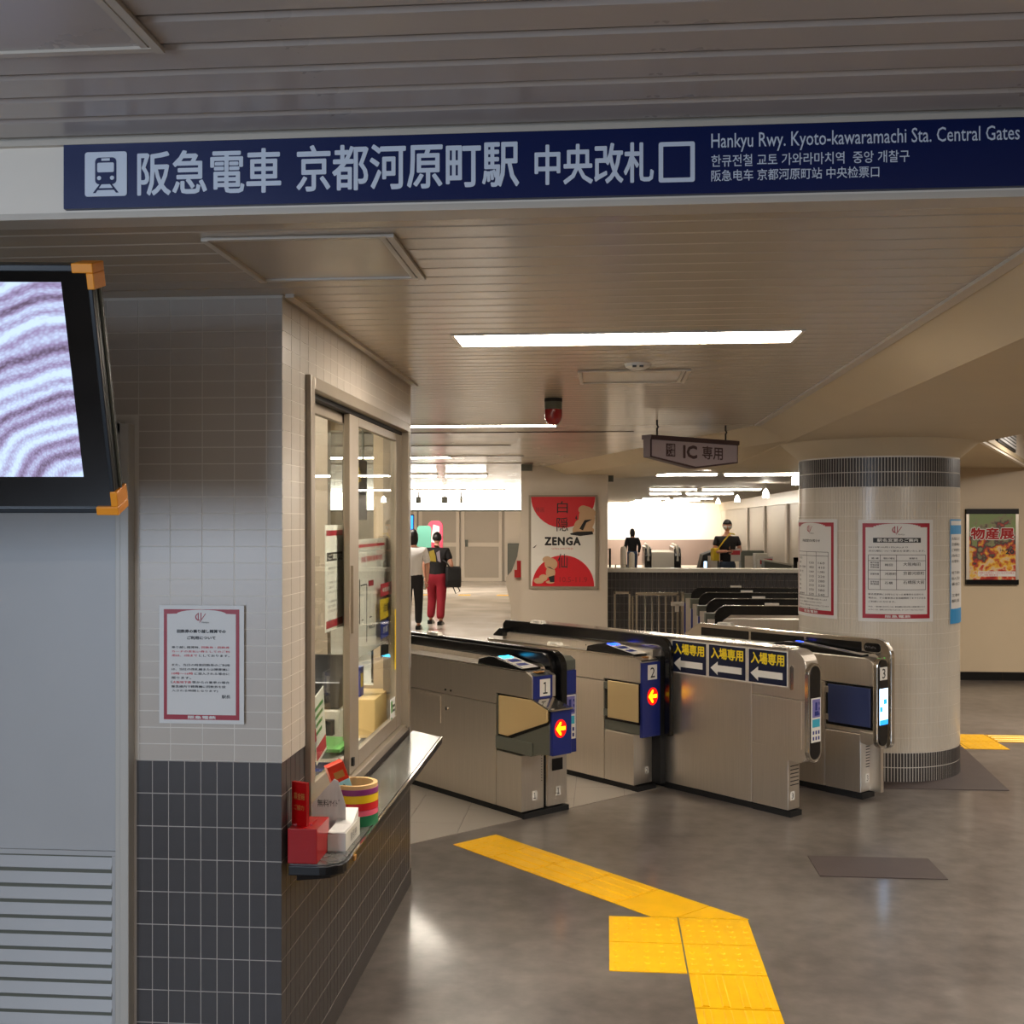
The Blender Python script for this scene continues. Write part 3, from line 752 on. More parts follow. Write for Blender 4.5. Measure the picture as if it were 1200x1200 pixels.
MB().tube([(-.55, .05, H*.5), (-.55, .35, H*.95)], .02, 10).box(-.65, .055, H*.3, -.45, .075, H*.7).build('mount', M['tvframe'], mt)

# ================================================================ NOTICES
def notice(name, label, w, h, title, body, loc, rz, warp=None, n=1, logo=True, black_title=False, table=None, narrow=False, group=None, footer='阪急電鉄', m=.03):
    """white sheet with the red frame arched at the top; origin bottom centre, facing -y"""
    root = MB(warp).flat(-w/2, 0, w/2, h, 0, .0012, n).build(name, M['paper'], None, loc, rz)
    tag(root, label, 'notice', group)
    bx = w*.055; t = w*.04
    MB(warp).flat(-w/2+bx, h*.033, w/2-bx, h*.965, -.0014, .0004, n).build('red_frame', M['red'], root)
    x0, x1 = -w/2+bx+t, w/2-bx-t; zb = h*.075; zs = h*.925; zt = h*.962
    if n == 1:
        pts = [(x0, zb), (x1, zb), (x1, zs), (x1*.72, zs+.001)]+[(x1*.72*math.cos(a), zs+(zt-zs)*math.sin(a)) for a in [PI*i/10 for i in range(1, 10)]]+[(x0*.72, zs+.001), (x0, zs)]
        MB(warp).prism_y(pts, -.0024, -.0020).build('white_field', M['paper'], root)
    else:
        mb = MB(warp); k = 24
        for i in range(k):
            a = x0+(x1-x0)*i/k; b = x0+(x1-x0)*(i+1)/k; c = (a+b)/2
            q = max(0, 1-(c/(x1*.74))**2)
            mb.box(a, -.0024, zb, b, -.0020, zs+(zt-zs)*math.sqrt(q))
        mb.build('white_field', M['paper'], root)
    y = -.0030
    if logo:
        lg = MB(warp); s = w*.10; cx, cz = -w*.02, h*.90
        for k_ in (-1, 1): lg.box(cx+k_*s*.16-s*.05, y, cz-s*.3, cx+k_*s*.16+s*.05, y+.0003, cz+s*.5)
        a = arc(cx-s*.1, cz, s*.42, 100, 290, 8)+arc(cx-s*.05, cz+.02*s, s*.34, 290, 100, 8); lg.prism_y(a, y, y+.0003)
        lg.prism_y([(cx-s*.05, cz-s*.62), (cx+s*.04, cz-s*.62), (cx+s*.75, cz+s*.4), (cx+s*.66, cz+s*.42)], y, y+.0003)
        lg.build('logo', M['red'], root)
        tx(MB(warp), 'Hankyu', cx+s*.25, cz-s*.75, cx+s*1.1, cz-s*.5, y).build('small_lettering', M['ink'], root)
    # title
    if black_title:
        MB(warp).flat(-w*.31, h*.775, w*.31, h*.822, y, .0004, max(1, n//2)).build('title_bar', M['ink'], root)
        txb(MB(warp), title[0], -w*.26, h*.782, w*.27, h*.815, y-.0008, .0008).build('title_lettering', M['paper'], root)
    else:
        mb = MB(warp)
        for i, s_ in enumerate(title):
            ww = w*.048*len(s_)/2*1.0; txb(mb, s_, -ww, h*(.765-.055*i), ww, h*(.795-.055*i), y, .0005)
        mb.build('title_lettering', M['ink'], root)
    blk = MB(warp); rd = MB(warp)
    for (s_, xa, za, xb, zb_, c_) in body:
        t_ = rd if c_ else blk; tx(t_, s_, xa*w, za*h, xb*w, zb_*h, y); tx(t_, s_, xa*w+.0006, za*h, xb*w+.0006, zb_*h+.0004, y-.0001)
    if table:
        tx0, tz0, tx1, tz1, cols, rws = table; e = w*.003
        for c_ in cols: blk.box(w*c_-e, y, h*tz0, w*c_+e, y+.0002, h*tz1)
        for r_ in rws:
            for i in range(max(1, n//2)):
                k = max(1, n//2); a = w*(tx0+(tx1-tx0)*i/k); b = w*(tx0+(tx1-tx0)*(i+1)/k); blk.box(a, y, h*r_-e, b, y+.0002, h*r_+e)
    if blk.v: blk.build('lettering', M['ink'], root)
    if rd.v: rd.build('red_lettering', M['redink'], root)
    txb(MB(warp), footer, -w*.16, h*.040, w*.17, h*.068, y+.0010, .0006).build('footer_lettering', M['paper'], root)
    return root
def body_rows(rows, x0, x1, ztop, lh, ch, red=()):
    out = []; mx = max(len(r) for r in rows)
    for i, r in enumerate(rows):
        if not r: continue
        z = ztop-lh*i; out.append((r, x0, z-ch, x0+(x1-x0)*len(r)/mx, z, i in red))
    return out
b1 = [('乗り越し精算時、', -.35, .635, -.02, .653, 0), ('回数券・回数券', .0, .635, .33, .653, 1),
      ('カードの支払い券としてのご利', -.35, .600, .33, .618, 1), ('用は、1回まで', -.35, .565, -.05, .583, 1), ('としております。', -.03, .565, .33, .583, 0)]
b1 += body_rows(['また、当日の時差回数券のご利用', 'は、当社の改札機または精算機に', '', '限ります。', '', '阪急線内で精算機に回数券を投', '入される時間となります)'], -.35, .33, .505, .0365, .02)
b1 += [('10時～16時', -.35, .412, -.1, .432, 1), ('に投入される場合に', -.08, .412, .33, .432, 0), ('(', -.36, .339, -.345, .362, 0), ('大阪地下鉄', -.34, .339, -.12, .359, 1), ('等からの乗車の場合', -.11, .339, .33, .359, 0), ('駅長', .24, .215, .34, .243, 0)]
notice('notice', 'red framed notice taped on the light tiles of the office front wall', .250, .340, ['回数券の乗り越し精算での', 'ご利用について'], b1, (-1.156, 3.1225, 1.132), 0)

# notices bent round the column
ROT = math.atan2(-(-CX), CY)
def cwarp(phi):
    def f(v):
        r = CR+.004-v[1]; a = phi+v[0]/CR
        return (r*math.sin(a), -r*math.cos(a), v[2])
    return f
base_rot = -math.asin(CX/math.hypot(CX, CY))
b2 = [('2019年10月1日(火)より', -.37, .720, .13, .738, 0), ('次の3駅について駅名を変更いたします。', -.37, .685, .37, .703, 0),
      ('路 線', -.33, .612, -.24, .630, 0), ('現在の駅名', -.18, .612, -.04, .630, 0), ('新駅名', .15, .612, .26, .630, 0)]
for i, (l3, old, new) in enumerate(((('神戸本線', '宝塚本線', '京都本線'), '梅田', '大阪梅田'), (('京都本線',), '河原町', '京都河原町'), (('宝塚本線', '箕面線'), '石橋', '石橋阪大前'))):
    zc = .555-.088*i
    for k, s_ in enumerate(l3): b2.append((s_, -.345, zc-.008-.022*(k-(len(l3)-1)/2), -.235, zc+.010-.022*(k-(len(l3)-1)/2), 0))
    b2.append((old, -.165, zc-.01, -.165+.05*len(old), zc+.015, 0)); b2.append((new, .07, zc-.008, .07+.058*len(new), zc+.026, 0))
b2 += body_rows(['駅名変更時にお持ちになった乗車券をお持ちの', '場合は、その乗車券の有効期間終了までそのまま', 'ご利用いただけます。'], -.37, .38, .278, .036, .018)
b2 += body_rows(['※なお、一部の駅におきましては、駅名標等の表示が変わる時期が異なります', '※くわしくは、係員におたずねいただくか、ホームページをごらんください'], -.37, .37, .155, .030, .014)
nA = notice('notice', 'red framed station renaming notice with black title bar, middle of the round column', .495, .672, ['駅名変更のご案内'], b2, (CX, CY, 1.055), base_rot, cwarp(math.radians(13.2)), 20, True, True, (-.37, .315, .38, .655, (-.37, -.22, -.015, .38), (.655, .598, .505, .415, .315)))
b3 = body_rows(['駅員呼出', '', '', '', '', '', '', ''], -.3, -.1, .62, .05, .0001) if False else []
for i in range(9):
    z = .60-.046*i; nmz = ['種 別', '普通', '梅田・河原町', '梅田・桂', '急行', '特急', '準急', '快速', '普通回数券'][i]
    b3.append((nmz, -.36, z-.012, -.36+.042*len(nmz), z+.01, 0))
    if i: b3.append((['', '150', '400', '1,060', '210', '270', '310', '370', '530'][i], -.02, z-.012, .09, z+.01, 0)); b3.append((['', '160', '410', '1,080', '220', '280', '320', '380', '540'][i], .18, z-.012, .30, z+.01, 0))
b3 += body_rows(['※普通運賃のほか、定期旅客運賃も改定いたします', '　くわしくは、駅係員までおたずねください', '※一部区間では、運賃が変わらないものもございます', 'ご理解のほどよろしくお願いいたします'], -.37, .37, .19, .032, .016)
notice('notice', 'red framed fare table notice wrapping out of sight on the left of the round column', .495, .672, ['料金改定のお知らせ'], b3, (CX, CY, 1.06), base_rot, cwarp(math.radians(-54.5)), 20, True, False, (-.38, .215, .36, .665, (-.08, .14, .36), (.665, .625, .215)))
wq = cwarp(math.radians(84.5))
cy_ = tag(MB(wq).flat(-.255, 0, .255, .70, 0, .0012, 20).build('notice', M['paper'], None, (CX, CY, 1.03), base_rot), 'cyan edged notice just visible on the right side of the round column', 'notice')
mat('cyan_print', (30, 140, 200), .4)
mb = MB(wq); mb.flat(-.255, 0, .255, .10, -.0014, .0004, 12).flat(-.255, .60, .255, .66, -.0014, .0004, 12).flat(-.255, .1, -.245, .7, -.0014, .0004, 1).flat(-.255, .69, .255, .70, -.0014, .0004, 12); mb.build('cyan_band', MATS['cyan_print'], cy_)
mb = MB(wq)
for i, s_ in enumerate(['お知らせ', '京都線の', 'ご利用の', '改札口', 'お客様へ', '', '地下道の', '出入口は', '番出口', '', '工事中', '駅長']):
    if s_: tx(mb, s_, -.235, .56-.038*i, -.09, .58-.038*i, -.002)
mb.build('lettering', M['ink'], cy_)

# ---- ZENGA poster (figures are plain stand-ins)
def blob(cx, cz, pts, sc): return [(cx+p[0]*sc, cz+p[1]*sc) for p in pts]
zp = tag(MB().box(-.40, -.022, -.02, .40, 0, 1.07).build('poster', M['alu'], None, (-.495, 13.0, .955)), 'red and white ZENGA exhibition poster in a silver frame on the square pillar', 'poster')
MB().box(-.372, -.026, .012, .372, -.0225, 1.05).build('sheet', M['white'], zp)
y = -.0275
mat('poster_red', (206, 22, 36), .3); mat('poster_beige', (196, 160, 124), .4)
mb = MB()
top = [(.372, 1.05), (-.372, 1.05)]+[(-.372+.0+.744*.5*(1-math.cos(t))*1.0, 1.05-.36*math.sin(t)) for t in [PI*i/20 for i in range(1, 20)]]
mb.prism_y(top[::-1], y-.0004, y)
bot = [(.36*math.cos(t), .012+.36*math.sin(t)) for t in [PI*i/24 for i in range(0, 25)]]
mb.prism_y(bot, y-.0004, y); mb.build('red_disc', MATS['poster_red'], zp)
txb(MB(), 'ZENGA', -.215, .485, .205, .585, y, .006, 1.15).build('lettering', M['ink'], zp)
tx(MB(), 'UNLIMITED', -.13, .440, .115, .458, y, 0, 1.3).build('small_lettering', MATS['poster_red'], zp)
y2 = y-.0012
def ells(es):
    fig = MB()
    for q, e in enumerate(es): fig.prism_y([(e[0]+e[2]*math.cos(t), e[1]+e[3]*math.sin(t)) for t in [2*PI*i/16 for i in range(16)]], y2-.0002*(1+q), y2)
    fig.build('beige_shape', MATS['poster_beige'], zp)
ells(((.235, .90, .058, .05), (.275, .80, .095, .14), (.20, .70, .075, .09), (.155, .66, .045, .06), (.30, .86, .08, .06), (.31, .66, .05, .04)))
ells(((-.185, .32, .055, .04), (-.14, .27, .075, .07), (-.145, .17, .055, .07), (-.15, .06, .05, .018), (-.23, .11, .05, .04), (-.28, .075, .06, .035)))
y3 = y2-.0020
for pl in ([(.08, .625), (.16, .645), (.34, .65), (.35, .615), (.20, .595), (.09, .61)], [(.19, .68), (.25, .78), (.34, .79), (.27, .75), (.23, .66)], [(.14, .80), (.155, .84), (.165, .78)],
           [(-.17, .12), (-.10, .14), (-.10, .06), (-.15, .06)], [(-.19, .24), (-.15, .235), (-.10, .20), (-.15, .22)], [(-.355, .455), (-.33, .46), (-.305, .495), (-.33, .475)]):
    MB().prism_y(pl, y3-.0003, y3).build('ink_stroke', M['ink'], zp)
tx(MB(), '白', -.07, .86, .055, 1.0, y3).build('brush_lettering', M['ink'], zp); tx(MB(), '隠', -.075, .65, .06, .81, y3).build('brush_lettering', M['ink'], zp)
tx(MB(), '仙', -.06, .22, .05, .39, y3, 0).build('brush_lettering', M['ink'], zp)
mat('poster_dark_red', (150, 14, 26), .4)
tx(MB(), '禅画', -.32, .87, -.22, .93, y3).build('faint_lettering', MATS['poster_dark_red'], zp); tx(MB(), '10.5-11.9', -.04, .06, .28, .12, y3).build('faint_lettering', MATS['poster_dark_red'], zp)

# ---- framed fair poster on the right wall
fp = thing('framed_poster', 'framed local products fair poster on the beige wall right of the round column', 'poster', (4.16, 12.5, 1.035))
MB().box(-.275, -.03, 0, .275, 0, .82).build('back_panel', M['blackm'], fp)
for q in (-.275, .242): MB().box(q, -.038, .05, q+.033, -.0, .765).build('side_rail', M['steel'], fp, bev=.003)
for q in (.765, 0): MB().box(-.275, -.042, q, .275, 0, q+.055).build('end_rail', M['black'], fp, bev=.003)
MB().box(-.242, -.034, .055, .242, -.031, .765).build('sheet', M['fair'], fp)
mb = MB(); txb(mb, '物産展', -.236, .480, .236, .625, -.0350, .012); mb.build('lettering_outline', M['paper'], fp)
mb = MB(); txb(mb, '物産展', -.228, .488, .228, .617, -.0362, .005); mb.build('lettering', M['redbox'], fp)
mb = MB(); txb(mb, '20', .135, .33, .228, .385, -.0362, .003); tx(mb, '16', .085, .36, .115, .385, -.0362, .02); mb.build('black_lettering', M['ink'], fp)
MB().box(-.15, -.0355, .09, .24, -.0345, .145).build('caption_strip', M['paper'], fp)
mb = MB(); tx(mb, '京都の名産品とうまいものが大集合', -.14, .118, .23, .138, -.0362); tx(mb, '入場無料', -.14, .097, .06, .112, -.0362); mb.build('small_lettering', M['redink'], fp)

# ---- IC only sign
def pu(u, s): return uv(u, s)
SU, S0, S1 = -4.8, 5.193, 6.064
x, y_ = uv(SU, (S0+S1)/2)
W = (S1-S0)/2
ic = thing('hanging_sign', 'pentagonal hanging IC only sign on two hooks above the wide gate', 'sign', (x, y_, 2.06), PI/4)
MB().prism_y([(-W, .06), (0, .0), (W, .05), (W, .196), (-W, .196)], 0, .06).build('casing', M['purplebar'], ic, bev=.002)
MB().prism_y([(-W+.014, .068), (0, .013), (W-.014, .059), (W-.014, .170), (-W+.014, .170)], -.002, 0).build('face', M['lilac'], ic)
MB().prism_y([(-W-.003, .172), (W+.003, .172), (W+.003, .2), (-W-.003, .2)], -.01, .07).build('top_bar', M['purplebar'], ic)
mb = MB(); txb(mb, 'IC', -.13, .062, .01, .15, -.003, .005); txb(mb, '専用', .06, .064, .27, .152, -.003, .0018); mb.build('lettering', M['purplebar'], ic)
MB().box(-.29, -.0035, .07, -.205, -.002, .152).build('small_plate', M['purplebar'], ic)
mb = MB(); tx(mb, '出場', -.282, .112, -.213, .146, -.0045, .01); tx(mb, '入場', -.282, .076, -.213, .108, -.0045, .01); mb.build('small_lettering', M['lilac'], ic)
for k in (-.34, .34):
    MB().tube([(k, .03, .198), (k, .03, .245), (k+.012, .03, .255), (k, .03, .27), (k, .03, .302)], .006, 6).build('hook', M['blackm'], ic)

# ================================================================ TICKET GATES  (local x = walking direction to the front, y = across, z up)
def groot(name, label, u0, s0, group=None):
    x, y = uv(u0, s0)
    return thing(name, label, 'ticket gate', (x, y, 0), -PI/4, group)
def gate_text(parent, s, x, y0, z0, y1, z1, m='ink', bold=0., name='number'):
    """text on a front face (facing +x) spanning y0..y1"""
    mb = MB(); tx(mb, s, y0, z0, y1, z1, 0, bold)
    return mb.build(name, M[m], parent, (x, 0, 0), PI/2)
def arrow_led(parent, x, yc, zc, r):
    """round red lamp with the yellow arrow pointing left; faces +x"""
    mb = MB().prism_y([(r*math.cos(t), r*1.15*math.sin(t)) for t in [2*PI*i/20 for i in range(20)]], -.001, 0)
    o = mb.build('red_lamp', M['ledred'], parent, (x, yc, zc), PI/2)
    a = [(-.8, 0), (-.1, .72), (.12, .72), (.12, .5), (-.12, .2), (.8, .2), (.8, -.2), (-.12, -.2), (.12, -.5), (.12, -.72), (-.1, -.72)]
    MB().prism_y([(p[0]*r, p[1]*r*1.15) for p in a], -.002, -.001).build('arrow', M['ledyel'], o)
def reader(parent, x0, x1, y0, y1, z, cyan=False):
    """black card reader wedge with a tilted printed pad and lit spots"""
    L_ = x1-x0
    o = MB().prism_y([(x0, z), (x0+.01, z+.035), (x0+.10, z+.055), (x0+.16, z+.058), (x1, z+.012), (x1, z)], y0, y1).build('card_reader', M['black'], parent, bev=.004)
    mb = MB(); sl_ = (.012-.058)/(x1-(x0+.16))
    def on(a, b, c, d, off): # plate lying on the slope
        za = z+.058+sl_*(a-x0-.16)+off; zb = z+.058+sl_*(b-x0-.16)+off
        return [(a, c, za), (b, c, zb), (b, d, zb), (a, d, za)], [(0, 1, 2, 3)]
    a0 = x0+.165; a1 = x1-.005
    mb.add(*on(a0, a1, y0+.012, y1-.012, .0012)); mb.build('pad', M['whitep'], o)
    mb = MB(); mb.add(*on(a0+(a1-a0)*.30, a0+(a1-a0)*.50, y0+.03, y1-.03, .002)).add(*on(a0+(a1-a0)*.62, a0+(a1-a0)*.8, y0+.025, y1-.04, .002)); mb.build('pad_print', M['bluep'], o)
    MB().add(*on(a0-.002, a0+.045, y0+.03, y1-.03, .0026)).build('lit_spot', M['ledcyan' if cyan else 'ledblue'], o)
    return o
def sensor_cap(parent, x, y, z, m='whitep'):
    o = MB().prism_y([(x-.07, z-.004), (x-.055, z+.018), (x+.055, z+.018), (x+.07, z-.004)], y-.02, y+.02).build('sensor_cap', M[m], parent, bev=.002)
    tx(MB(), 'SPEED', x-.03, z+.002, x+.03, z+.013, y-.0206).build('lettering', M['inkg'], o)

# ---------- gate 1
g = groot('ticket_gate', 'double ticket gate numbered 1, nearest the ticket office, red lamp with yellow arrow', -5.2, 4.19)
def X(u): return u+5.2
def Y(s): return s-4.19
MB().box(X(-6.45), Y(4.205), 0, X(-4.905), Y(4.545), .04).box(X(-4.905), Y(4.20), 0, X(-4.865), Y(4.555), .03).build('plinth', M['blackm'], g)
MB().box(X(-6.45), Y(4.19), .04, X(-5.106), Y(4.37), .636).build('lower_side_panel', M['steel'], g, bev=.003)
MB().prism_y([(X(-6.45), .640), (X(-5.106), .640), (X(-5.106), .704), (X(-4.779), .704), (X(-4.779), .826), (X(-4.826), .850), (X(-6.45), .850)], Y(4.19), Y(4.37)).build('upper_side_panel', M['steel'], g, bev=.003)
MB().box(X(-6.45), Y(4.183), .848, X(-4.83), Y(4.195), .858).build('edge_trim', M['steel_e'], g, bev=.002)
MB().box(X(-5.10), Y(4.19), .04, X(-4.876), Y(4.365), .366).build('lower_front_box', M['steel'], g, bev=.004)
MB().prism_y([(X(-5.10), .375), (X(-4.80), .375), (X(-4.76), .395), (X(-4.76), .47), (X(-4.64), .55), (X(-4.64), .40), (X(-4.72), .40), (X(-4.72), .375), (X(-4.70), .375), (X(-4.62), .402), (X(-4.62), .645), (X(-4.78), .70), (X(-5.10), .70)][:0] or
             [(X(-5.10), .372), (X(-4.80), .372), (X(-4.755), .39), (X(-4.66), .402), (X(-4.64), .402), (X(-4.64), .645), (X(-4.78), .70), (X(-5.10), .70)], Y(4.195), Y(4.36)).build('front_housing', M['greyp'], g, bev=.004)
MB().box(X(-5.10), Y(4.180), .378, X(-4.775), Y(4.196), .455).build('tray_lip', M['greyp'], g, bev=.006)
MB().prism_y([(X(-5.085), .45), (X(-4.99), .445), (X(-4.645), .575), (X(-4.632), .60), (X(-4.632), .668), (X(-4.779), .7), (X(-5.085), .7)], Y(4.190), Y(4.197)).build('recess', M['black'], g)
MB().prism_y([(X(-5.065), .694), (X(-5.065), .468), (X(-4.985), .466), (X(-4.65), .588), (X(-4.642), .60), (X(-4.642), .658), (X(-4.779), .700)], Y(4.176), Y(4.190)).build('cream_door', M['cream'], g, bev=.003)
MB().prism_y([(X(-4.779), .706), (X(-4.779), .698), (X(-4.63), .655), (X(-4.60), .655), (X(-4.60), .665), (X(-4.63), .668)], Y(4.182), Y(4.34)).build('nose_cover', M['steel_e'], g, bev=.002)
nose = MB().box(X(-4.645), Y(4.20), .402, X(-4.618), Y(4.345), .658).build('arrow_panel', M['bluep'], g, bev=.004)
arrow_led(g, X(-4.6165), Y(4.258), .552, .045)
np_ = MB().box(X(-4.80), Y(4.195), .70, X(-4.772), Y(4.34), .832).build('number_panel', M['bluep'], g, bev=.003)
MB().box(X(-4.772), Y(4.241), .714, X(-4.7705), Y(4.32), .812).build('number_plate', M['white'], g)
gate_text(g, '１', X(-4.770), Y(4.264), .727, Y(4.298), .795, bold=.008)
MB().prism_y([(X(-4.85), .855), (X(-4.772), .832), (X(-4.80), .82), (X(-4.88), .84)], Y(4.205), Y(4.335)).build('ticket_slot', M['blackm'], g)
MB().box(X(-4.835), Y(4.24), .846, X(-4.80), Y(4.30), .852).build('slot_plate', M['gold'], g)
reader(g, X(-5.30), X(-4.88), Y(4.205), Y(4.345), .852, True)
# rail between the halves
railp = lambda u0, u1, z0, z1, zb: [(X(u0), z1-.03), (X(u0)+.03, z1), (X(u1)-.10, z1)]+[(X(u1)-.10+.10*math.cos(t), z1-.10+.10*math.sin(t)) for t in [PI/2-PI/2*i/8 for i in range(1, 9)]]+[(X(u1), zb), (X(u1)-.055, zb)]+[(X(u1)-.055-.06+.06*math.cos(t), z1-.115+.05*math.sin(t)) for t in [PI/2*i/6 for i in range(0, 7)]]+[(X(u0)+.02, z0), (X(u0), z0+.01)]
MB().prism_y(railp(-6.42, -4.76, .895, .96, .62), Y(4.40), Y(4.445)).build('black_rail', M['black'], g, bev=.006)
MB().prism_y(railp(-6.30, -4.80, .885, .945, .62), Y(4.36), Y(4.40)).build('black_rail', M['black'], g, bev=.006)
MB().box(X(-6.40), Y(4.372), .85, X(-4.95), Y(4.44), .893).build('rail_base', M['steel'], g)
MB().box(X(-6.45), Y(4.39), .04, X(-4.89), Y(4.553), .84).build('second_body', M['steel'], g, bev=.004)
MB().box(X(-4.89), Y(4.40), .04, X(-4.882), Y(4.553), .36).build('second_front_plate', M['steel'], g)
MB().box(X(-4.89), Y(4.372), .04, X(-4.884), Y(4.388), .38).build('gap', M['black'], g)
MB().box(X(-4.882), Y(4.435), .245, X(-4.876), Y(4.515), .315).build('opening', M['black'], g)
MB().box(X(-4.90), Y(4.40), .355, X(-4.80), Y(4.556), .70).build('second_blue_panel', M['bluep'], g, bev=.004)
MB().box(X(-4.88), Y(4.43), .70, X(-4.80), Y(4.556), .84).build('second_blue_panel', M['bluep'], g, bev=.006)
MB().prism_y([(X(-4.9), .84), (X(-4.80), .84), (X(-4.80), .90), (X(-4.84), .92), (X(-4.9), .92)], Y(4.43), Y(4.55)).build('grey_cap', M['greyp'], g, bev=.006)
def info_label(parent, x, y0, y1, z0, z1, m='white'):
    h = z1-z0; w = y1-y0
    o = MB().box(x-.0012, y0, z0, x, y1, z1).build('info_label', M[m], parent)
    mat('label_lilac', (120, 116, 176), .4); mat('label_cyan', (60, 170, 196), .4)
    MB().box(x, y0+w*.12, z0+h*.56, x+.0008, y1-w*.08, z0+h*.97).build('picture', MATS['label_lilac'], o)
    mb = MB().box(x, y0+w*.42, z0+h*.72, x+.0014, y0+w*.62, z0+h*.90).box(x, y0+w*.35, z0+h*.60, x+.0014, y0+w*.75, z0+h*.70)
    for i in range(3): mb.box(x, y0+w*.78, z0+h*(.60+.12*i), x+.0014, y0+w*.88, z0+h*(.66+.12*i))
    for i in range(2):
        for j in range(3): mb.box(x, y0+w*(.16+.28*j), z0+h*(.05+.13*i), x+.0010, y0+w*(.30+.28*j), z0+h*(.13+.13*i))
    mb.build('print', M['bluep'], o)
    MB().box(x, y0+w*.12, z0+h*.34, x+.0008, y1-w*.1, z0+h*.52).build('cyan_field', MATS['label_cyan'], o)
info_label(g, X(-4.7985), Y(4.450), Y(4.548), .435, .695)
mb = MB()
for i in range(10): mb.box(X(-4.876), Y(4.345), .20+.016*i, X(-4.875), Y(4.350), .205+.016*i)
mb.build('louvre', M['blackm'], g)
for (yy_, s_) in ((4.29, '１'), (4.475, '１')):
    MB().box(X(-4.876), Y(yy_-.016), .095, X(-4.8745), Y(yy_+.022), .15).build('number_plate', M['white'], g)
    gate_text(g, s_, X(-4.8740), Y(yy_-.006), .105, Y(yy_+.011), .14, bold=.01)
mb = MB()
for uu in (-5.60, -5.545): mb.tube([(X(uu), Y(4.191), .665), (X(uu), Y(4.186), .665)], .007, 10)
mb.build('hole', M['black'], g)
MB().tube([(X(-5.585), Y(4.191), .55), (X(-5.585), Y(4.182), .55)], .012, 12).build('lock', M['steel_e'], g)
MB().box(X(-6.1), Y(4.184), .45, X(-5.65), Y(4.191), .62).build('access_plate', M['steel'], g)
sensor_cap(g, X(-6.03), Y(4.42), .96); sensor_cap(g, X(-5.35), Y(4.49), .85)

# ---------- gate 2
g = groot('ticket_gate', 'ticket gate numbered 2, curved black rail, between gate 1 and the long steel side', -5.4, 5.16)
def X(u): return u+5.4
def Y(s): return s-5.16
MB().box(X(-6.35), Y(5.175), 0, X(-4.94), Y(5.33), .04).build('plinth', M['blackm'], g)
MB().box(X(-4.94), Y(5.17), 0, X(-4.885), Y(5.34), .03).build('plinth', M['blackm'], g)
MB().box(X(-6.38), Y(5.16), .04, X(-5.178), Y(5.33), .676).build('lower_side_panel', M['steel'], g, bev=.003)
MB().prism_y([(X(-6.38), .680), (X(-5.178), .680), (X(-5.178), .695), (X(-4.857), .695), (X(-4.857), .832), (X(-4.90), .853), (X(-6.38), .853)], Y(5.16), Y(5.33)).build('upper_side_panel', M['steel'], g, bev=.003)
MB().box(X(-6.38), Y(5.154), .850, X(-4.90), Y(5.166), .860).build('edge_trim', M['steel_e'], g, bev=.002)
MB().box(X(-5.174), Y(5.16), .04, X(-4.912), Y(5.33), .362).build('lower_front_box', M['steel'], g, bev=.004)
MB().box(X(-5.174), Y(5.163), .366, X(-4.862), Y(5.33), .692).build('front_housing', M['greyp'], g, bev=.003)
MB().box(X(-5.165), Y(5.158), .43, X(-4.860), Y(5.165), .692).build('recess', M['black'], g)
MB().box(X(-5.137), Y(5.150), .446, X(-4.866), Y(5.160), .686).build('cream_door', M['cream'], g, bev=.004)
mb = MB().box(X(-5.17), Y(5.148), .63, X(-5.135), Y(5.16), .675).box(X(-5.17), Y(5.148), .455, X(-5.135), Y(5.16), .50); mb.build('hinge', M['greyp'], g, bev=.002)
MB().box(X(-4.866), Y(5.165), .350, X(-4.842), Y(5.338), .822).build('arrow_panel', M['bluep'], g, bev=.003)
MB().box(X(-4.843), Y(5.215), .712, X(-4.8405), Y(5.30), .806).build('number_plate', M['white'], g)
gate_text(g, '2', X(-4.840), Y(5.238), .725, Y(5.280), .790, bold=.004)
arrow_led(g, X(-4.8405), Y(5.258), .606, .049)
MB().prism_y([(X(-4.93), .855), (X(-4.85), .832), (X(-4.87), .82), (X(-4.95), .84)], Y(5.175), Y(5.325)).build('ticket_slot', M['blackm'], g)
MB().box(X(-4.91), Y(5.22), .848, X(-4.88), Y(5.27), .853).build('slot_plate', M['gold'], g)
reader(g, X(-5.36), X(-4.93), Y(5.175), Y(5.315), .855)
MB().prism_y(railp(-6.43, -4.765, .895, .982, .35), Y(5.34), Y(5.375)).build('black_rail', M['black'], g, bev=.008)
MB().prism_y([(X(-6.43), .88), (X(-6.36), .93), (X(-6.33), .93), (X(-6.33), .87), (X(-6.43), .87)], Y(5.25), Y(5.32)).build('rail_end', M['black'], g, bev=.004)
MB().box(X(-6.38), Y(5.30), .85, X(-4.88), Y(5.385), .897).build('rail_base', M['steel'], g)
MB().box(X(-6.38), Y(5.33), .04, X(-4.84), Y(5.382), .85).build('rear_body', M['blackm'], g)
MB().box(X(-4.912), Y(5.265), .10, X(-4.9105), Y(5.295), .145).build('number_plate', M['white'], g)
gate_text(g, '2', X(-4.910), Y(5.272), .108, Y(5.288), .137)
sensor_cap(g, X(-6.05), Y(5.36), .982); sensor_cap(g, X(-5.78), Y(5.28), .853)
mb = MB()
for uu in (-5.49, -5.42): mb.tube([(X(uu), Y(5.30), .875), (X(uu), Y(5.297), .875)], .004, 8)
mb.build('hole', M['black'], g)

